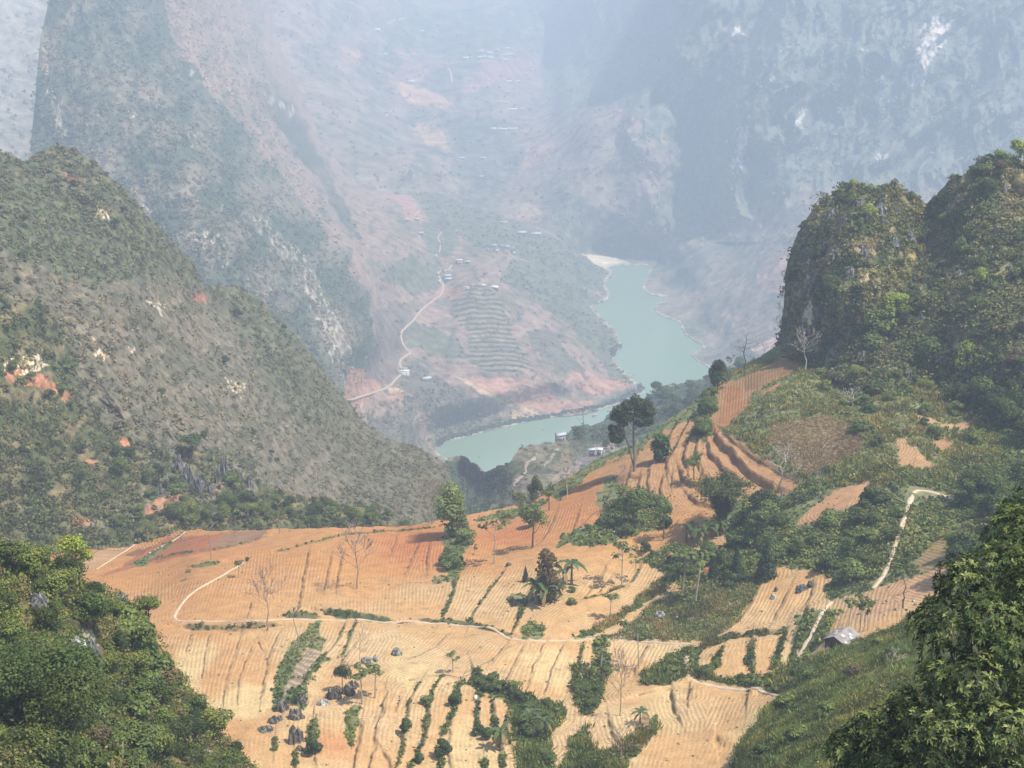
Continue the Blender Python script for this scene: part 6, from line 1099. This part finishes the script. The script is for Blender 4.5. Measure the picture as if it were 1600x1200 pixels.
# ---------------------------------------------------------------- small things in the fields
P, s = scaled_at(F, 743, 1092); b = MB(); b.box((0, 0, .55), (.3, .12, .55), Matrix.Rotation(.12, 3, 'Y'), (.85,.85,.83)); b.box((.02, 0, 1.16), (.22, .1, .06), None, (.8,.8,.78))
o = link("marker_stone", b.mesh("marker_stone", M_paint), None, "small white upright stone slab on a terrace edge in the lower field", "marker stone"); o.location = P - np.array([0, 0, .1])
def farmer(px, py, sheet, label, shirt, trousers, hat):
    """a stooping field worker: one skinned body, clothes and hat as children"""
    P = sheet.at(px, py); me = bpy.data.meshes.new("person")
    J = {"pel": (0,0,.86,.13), "wst": (-.12,0,1.02,.12), "cst": (-.32,0,1.16,.145), "nck": (-.44,0,1.25,.055), "hed": (-.52,0,1.29,.10), "htp": (-.60,0,1.33,.08),
         "hl": (.02,.1,.80,.095), "kl": (-.08,.12,.44,.06), "al": (.02,.13,.08,.04), "tl": (-.12,.14,.03,.035), "hr": (.02,-.1,.80,.095), "kr": (.02,-.14,.44,.06), "ar": (.16,-.15,.08,.04), "tr": (.02,-.16,.03,.035),
         "sl": (-.34,.18,1.12,.055), "el": (-.40,.24,.84,.042), "wl": (-.58,.20,.66,.03), "fl": (-.64,.19,.60,.026), "sr": (-.34,-.18,1.12,.055), "er": (-.42,-.22,.84,.042), "wr": (-.60,-.15,.68,.03), "fr": (-.66,-.14,.62,.026)}
    E_ = [("pel","wst"),("wst","cst"),("cst","nck"),("nck","hed"),("hed","htp"),("pel","hl"),("hl","kl"),("kl","al"),("al","tl"),("pel","hr"),("hr","kr"),("kr","ar"),("ar","tr"),("cst","sl"),("sl","el"),("el","wl"),("wl","fl"),("cst","sr"),("sr","er"),("er","wr"),("wr","fr")]
    ks = list(J); me.from_pydata([J[k][:3] for k in ks], [(ks.index(a), ks.index(b_)) for a, b_ in E_], [])
    def fin(name, keys, grow, col, parent):
        kk = [k for k in ks if k in keys]; m = bpy.data.meshes.new(name); m.from_pydata([J[k][:3] for k in kk], [(kk.index(a), kk.index(b_)) for a, b_ in E_ if a in kk and b_ in kk], [])
        ob = bpy.data.objects.new(name, m); COL.objects.link(ob); md = ob.modifiers.new("Skin", 'SKIN'); sv = m.skin_vertices[0].data
        for i, k in enumerate(kk): r_ = J[k][3] + grow; sv[i].radius = (r_, r_)
        sv[0].use_root = True; ob.modifiers.new("Sub", 'SUBSURF').levels = 1; ob.modifiers[-1].render_levels = 2
        mt, t_, o_ = newmat(name + "_surface"); pr = nd(t_, "ShaderNodeBsdfPrincipled"); pr.inputs["Base Color"].default_value = (*col, 1); pr.inputs["Roughness"].default_value = .8; t_.links.new(pr.outputs[0], o_.inputs[0]); m.materials.append(mt)
        if parent: ob.parent = parent
        return ob
    bd = fin("person", ks, 0, (.35,.2,.13), None); bd.location = P; tag(bd, label, "person")
    fin("jacket", ["pel","wst","cst","sl","el","sr","er"], .022, shirt, bd); fin("trousers", ["pel","hl","kl","al","hr","kr","ar"], .02, trousers, bd)
    b = MB(); n = 20; V = [(-.56, 0, 1.52)] + [(-.56 + .27 * cos(2 * pi * i / n), .27 * sin(2 * pi * i / n), 1.36) for i in range(n)] + [(-.56 + .26 * cos(2 * pi * i / n), .26 * sin(2 * pi * i / n), 1.345) for i in range(n)]
    b.add(V, [(1 + i, 1 + (i + 1) % n, 21 + (i + 1) % n, 21 + i) for i in range(n)], [(0, 1 + i, 1 + (i + 1) % n) for i in range(n)], hat); link("hat", b.mesh("hat", M_paint), bd); return bd
farmer(657, 1166, F, "stooping person in a light blue top on a terrace at the bottom of the fields", (.16,.36,.52), (.07,.08,.12), (.5,.44,.3))
farmer(459, 957, F, "stooping person in dark clothes by the field edge above the path", (.05,.05,.07), (.04,.04,.05), (.12,.1,.08)).rotation_euler = (0, 0, 2.2)

# ---------------------------------------------------------------- far houses
ROOFS = {"tin": (.50,.52,.54), "white": (.78,.76,.72), "dark": (.16,.17,.18), "red": (.40,.19,.13), "tile": (.30,.29,.28)}
def house(px, py, wpx, sheet, label, wall=(.55,.46,.34), roof="tin", flat=False, rz=0.0, hh=4.0, dp=.6, floors=1, group=None, name="house"):
    P, s = scaled_at(sheet, px, py); w = wpx * s / 2; d = w * dp; H_ = hh * floors; o = empty(name, (P[0], P[1], P[2] - .8), rz, label=label, cat="house", group=group)
    b = MB(); b.box((0, 0, H_ / 2 + .2), (w, d, H_ / 2 + .6), col=wall)
    if not flat:
        for sx in (-1, 1): x0 = sx * w; x1 = sx * (w - .2); V = [(x0, -d, H_ + .8), (x0, d, H_ + .8), (x0, 0, H_ + .8 + d * .5), (x1, -d, H_ + .8), (x1, d, H_ + .8), (x1, 0, H_ + .8 + d * .5)]; b.add(V, [(0, 1, 4, 3), (1, 2, 5, 4), (2, 0, 3, 5)], [(0, 1, 2), (3, 5, 4)], wall)
    link("wall", b.mesh("wall", M_paint), o); rc = ROOFS[roof]; e = .7
    if flat: b = MB(); b.box((0, 0, H_ + .95), (w + .3, d + .3, .13), col=rc); link("roof", b.mesh("roof", M_tin), o)
    else:
        for sy in (-1, 1):
            b = MB(); dd = d + e; z1 = H_ + .8 + d * .5; z0 = z1 - .5 * dd; V = [(x, y, z + q) for q in (.06, .2) for x, y, z in ((-w - e, 0, z1), (w + e, 0, z1), (w + e, sy * dd, z0), (-w - e, sy * dd, z0))]
            b.add(V, [(0, 1, 2, 3), (4, 5, 6, 7), (0, 1, 5, 4), (1, 2, 6, 5), (2, 3, 7, 6), (3, 0, 4, 7)], None, rc); link("roof", b.mesh("roof", M_tin), o)
    b = MB(); b.box((-w * .1, -d - .05, 1.4), (.5, .06, 1.1), col=(.10,.07,.05)); link("door", b.mesh("door", M_paint), o)
    for f in range(floors):
        for q in (-.62, .5): b = MB(); b.box((q * w, -d - .04, 2.0 + f * hh), (min(.8, w * .18), .06, .6), col=(.05,.055,.06)); link("window", b.mesh("window", M_paint), o)
    return o
hs = house
hs(631,588,17,B,"white two-storey house beside the bend of the road above the river",(.72,.68,.58),"white",True,.1,3.8,.5,2); hs(632,580,8,B,"small annex on the upper side of the white two-storey house",(.6,.55,.45),"tin",True)
hs(666,595,14,B,"grey tin roofed house right of the white two-storey house",(.3,.28,.25),"tin",False,.5)
hs(717,412,11,B,"square two-storey house of pink walls high above the road",(.55,.33,.26),"white",True,0,3.2,.6,2); hs(731,412,7,B,"tin roofed shed right of the square pink house",(.3,.28,.25),"tin")
hs(699,434,10,B,"low tin roofed house below the square pink house, upper of two",(.28,.26,.24),"tin",False,.2); hs(700,439,10,B,"low tin roofed house below the square pink house, lower of two",(.28,.26,.24),"tin",False,.1); hs(686,442,5,B,"tiny white shed at the road above the terraces",(.7,.68,.62),"white",True)
hs(738,448,11,B,"cream house in the middle of the hamlet over the terraces",(.80,.66,.42),"red",False,.05); hs(730,452,7,B,"white shed left of the cream house",(.75,.72,.66),"white",True); hs(747,448,9,B,"red roofed house right of the cream house",(.5,.4,.3),"tile"); hs(755,449,6,B,"small pale house at the right end of the hamlet",(.66,.62,.52),"white"); hs(773,452,12,B,"house with pale barrel roof apart from the hamlet",(.2,.2,.2),"white",False,-.3); hs(681,402,4,B,"tiny white hut among trees beside the upper road",(.7,.7,.66),"white",True)
hs(787,349,11,B,"house on a bare terrace at the top of the far bank wood",(.5,.45,.38),"white",True,0,3,.5,1); hs(815,366,13,B,"tin roofed house in the wood right of the terrace house",(.4,.4,.38),"tin",False,.1); hs(838,368,14,B,"tin roofed house at the right end of the wood",(.4,.4,.38),"tin"); hs(626,298,10,B,"tin roofed house on the edge of the red field",(.4,.36,.3),"tin"); hs(644,297,9,B,"low tin roofed house by the edge of the wood",(.4,.36,.3),"tin"); hs(651,345,8,B,"tin roofed house by the winding track",(.35,.33,.3),"tin"); hs(657,367,8,B,"tin roofed house in the trees below the winding track",(.35,.33,.3),"tin"); hs(635,346,6,B,"small shed left of the winding track",(.5,.47,.4),"tin")
for k, (a, b_) in enumerate([(772,386),(783,387),(793,388),(800,390),(776,394),(790,396),(802,398),(762,393)]): hs(a, b_, 7, B, "small grey roofed house in the hillside village above the river", (.4,.38,.35), "tile" if k % 2 else "tin", rz=.2 * k, group="houses of the hillside village")
hs(945,404,6,A,"little hut by the sandbar",(.5,.45,.38),"tin") if False else None
for k, (a, b_, w_) in enumerate([(752,82,9),(765,84,8),(777,86,9),(789,87,10),(797,86,8),(803,88,8),(812,80,6),(793,77,6),(785,72,6),(755,90,9),(766,92,8),(779,94,10),(788,95,8),(749,91,6),(795,66,5),(776,80,7)]): hs(a, b_, w_, A, "small tin roofed house of the highest far village", (.55,.5,.45), ["tin","white","tile"][k % 3], rz=.15 * (k % 5), group="houses of the highest far village")
hs(728,92,9,A,"white house left of the highest far village",(.7,.68,.64),"white"); hs(589,48,10,A,"pink roofed house on the upper far slope",(.75,.62,.52),"white"); hs(660,50,6,A,"small house right of the pink roofed one",(.6,.58,.55),"white"); hs(602,86,6,A,"tiny white house above the red clearing",(.7,.7,.68),"white"); hs(643,129,8,A,"white roofed house at the head of the sandy clearing",(.75,.72,.66),"white")
hs(795,129,8,A,"low white roofed house, left one above the school",(.6,.58,.55),"white"); hs(809,129,6,A,"low white roofed house, right one above the school",(.6,.58,.55),"white"); hs(792,145,6,A,"grey roofed house halfway down the far slope",(.5,.48,.45),"tin")
hs(778,161,11,A,"long tin roofed house, left of a pair on the far slope",(.6,.6,.58),"tin",dp=.3); hs(790,162,8,A,"long tin roofed house, right of a pair on the far slope",(.6,.6,.58),"tin",dp=.4); hs(800,172,16,A,"large white house with yard on the far slope",(.75,.73,.7),"white",False,0,3.2,.3); hs(815,171,9,A,"low white house at the right end of the yard",(.72,.7,.68),"white",True,dp=.3)
hs(770,202,11,A,"white walled house leading the lowest far row",(.82,.8,.76),"white",True,0,4,.5); 
for k, (a, b_, w_) in enumerate([(781,203,8),(788,204,9),(797,203,8),(805,203,8)]): hs(a, b_, w_, A, "low white house in the lowest row of the far slope", (.75,.72,.68), "white", dp=.4, group="low white houses in the lowest far row")
hs(722,249,8,A,"tin roofed house low in the far valley, left one",(.5,.5,.48),"tin"); hs(755,249,8,A,"tin roofed house low in the far valley, right one",(.55,.5,.45),"tin"); hs(752,278,6,A,"tiny tin roofed house lowest in the far valley",(.5,.5,.48),"tin")
hs(870,702,16,R,"pale tin roofed house behind the brown hill by the river",(.4,.4,.38),"tin",False,.4) if False else None
hs(874,694,14,R,"pale blue roofed house on top of the brown hill by the river",(.5,.5,.48),"tin",False,.5); hs(925,716,9,R,"grey roofed house on the near bank beside the quarry rocks",(.4,.38,.36),"tin",False,.3); hs(937,716,8,R,"white roofed house right of the grey roofed one on the near bank",(.6,.58,.55),"white",False,-.2); hs(957,708,6,R,"small white walled house beside the ridge shrubs",(.8,.8,.78),"red",False,.2,4)
hs(800,448+2,4,B,"tiny shed right of the terraces",(.5,.45,.4),"tin") if False else None
# moored house boat and jetty hut on the water
def raft(px, py, w_, label):
    D = CAM_H / float(tanang(py)); Q = W(px, py, D); Q = np.array([float(Q[0]), float(Q[1]), 0]); s = D / FPX; w = w_ * s / 2; o = empty("raft_house", tuple(Q), .2, label=label, cat="raft house")
    b = MB(); b.box((0, 0, .25), (w * 1.2, w * .6, .35), col=(.4,.33,.25)); link("deck", b.mesh("deck", M_paint), o); b = MB(); b.box((0, 0, 1.6), (w, w * .4, 1.0), col=(.6,.4,.3)); link("wall", b.mesh("wall", M_paint), o); b = MB(); b.box((0, 0, 2.7), (w * 1.1, w * .5, .12), col=(.62,.42,.34)); link("roof", b.mesh("roof", M_tin), o)
raft(957, 434, 8, "pink roofed raft house moored at the head of the river bend"); raft(930, 651, 8, "white roofed raft house by the bank of the lower river")
# ---------------------------------------------------------------- the air
def zrange():
    zs = [v for o in COL.objects if o.type == 'MESH' and o.get("kind") == "structure" for v in (min(c[2] for c in o.bound_box), max(c[2] for c in o.bound_box))]
    return max(max(zs), CAM_H) + 5, min(zs) - 1
def haze():
    m, t, o = newmat("hazy_air")
    v = nd(t, "ShaderNodeVolumePrincipled"); v.inputs["Color"].default_value = (.72, .835, 1.0, 1); v.inputs["Density"].default_value = HAZE_DENSITY
    v.inputs["Anisotropy"].default_value = 0.0; t.links.new(v.outputs[0], o.inputs["Volume"])
    b = MB(); ZT, ZB = zrange(); ZMID, ZHALF = (ZT + ZB) / 2, (ZT - ZB) / 2; b.box((0, 3200, ZMID), (3600, 3600, ZHALF)); link("haze", b.mesh("haze", m), kind="stuff")
haze()
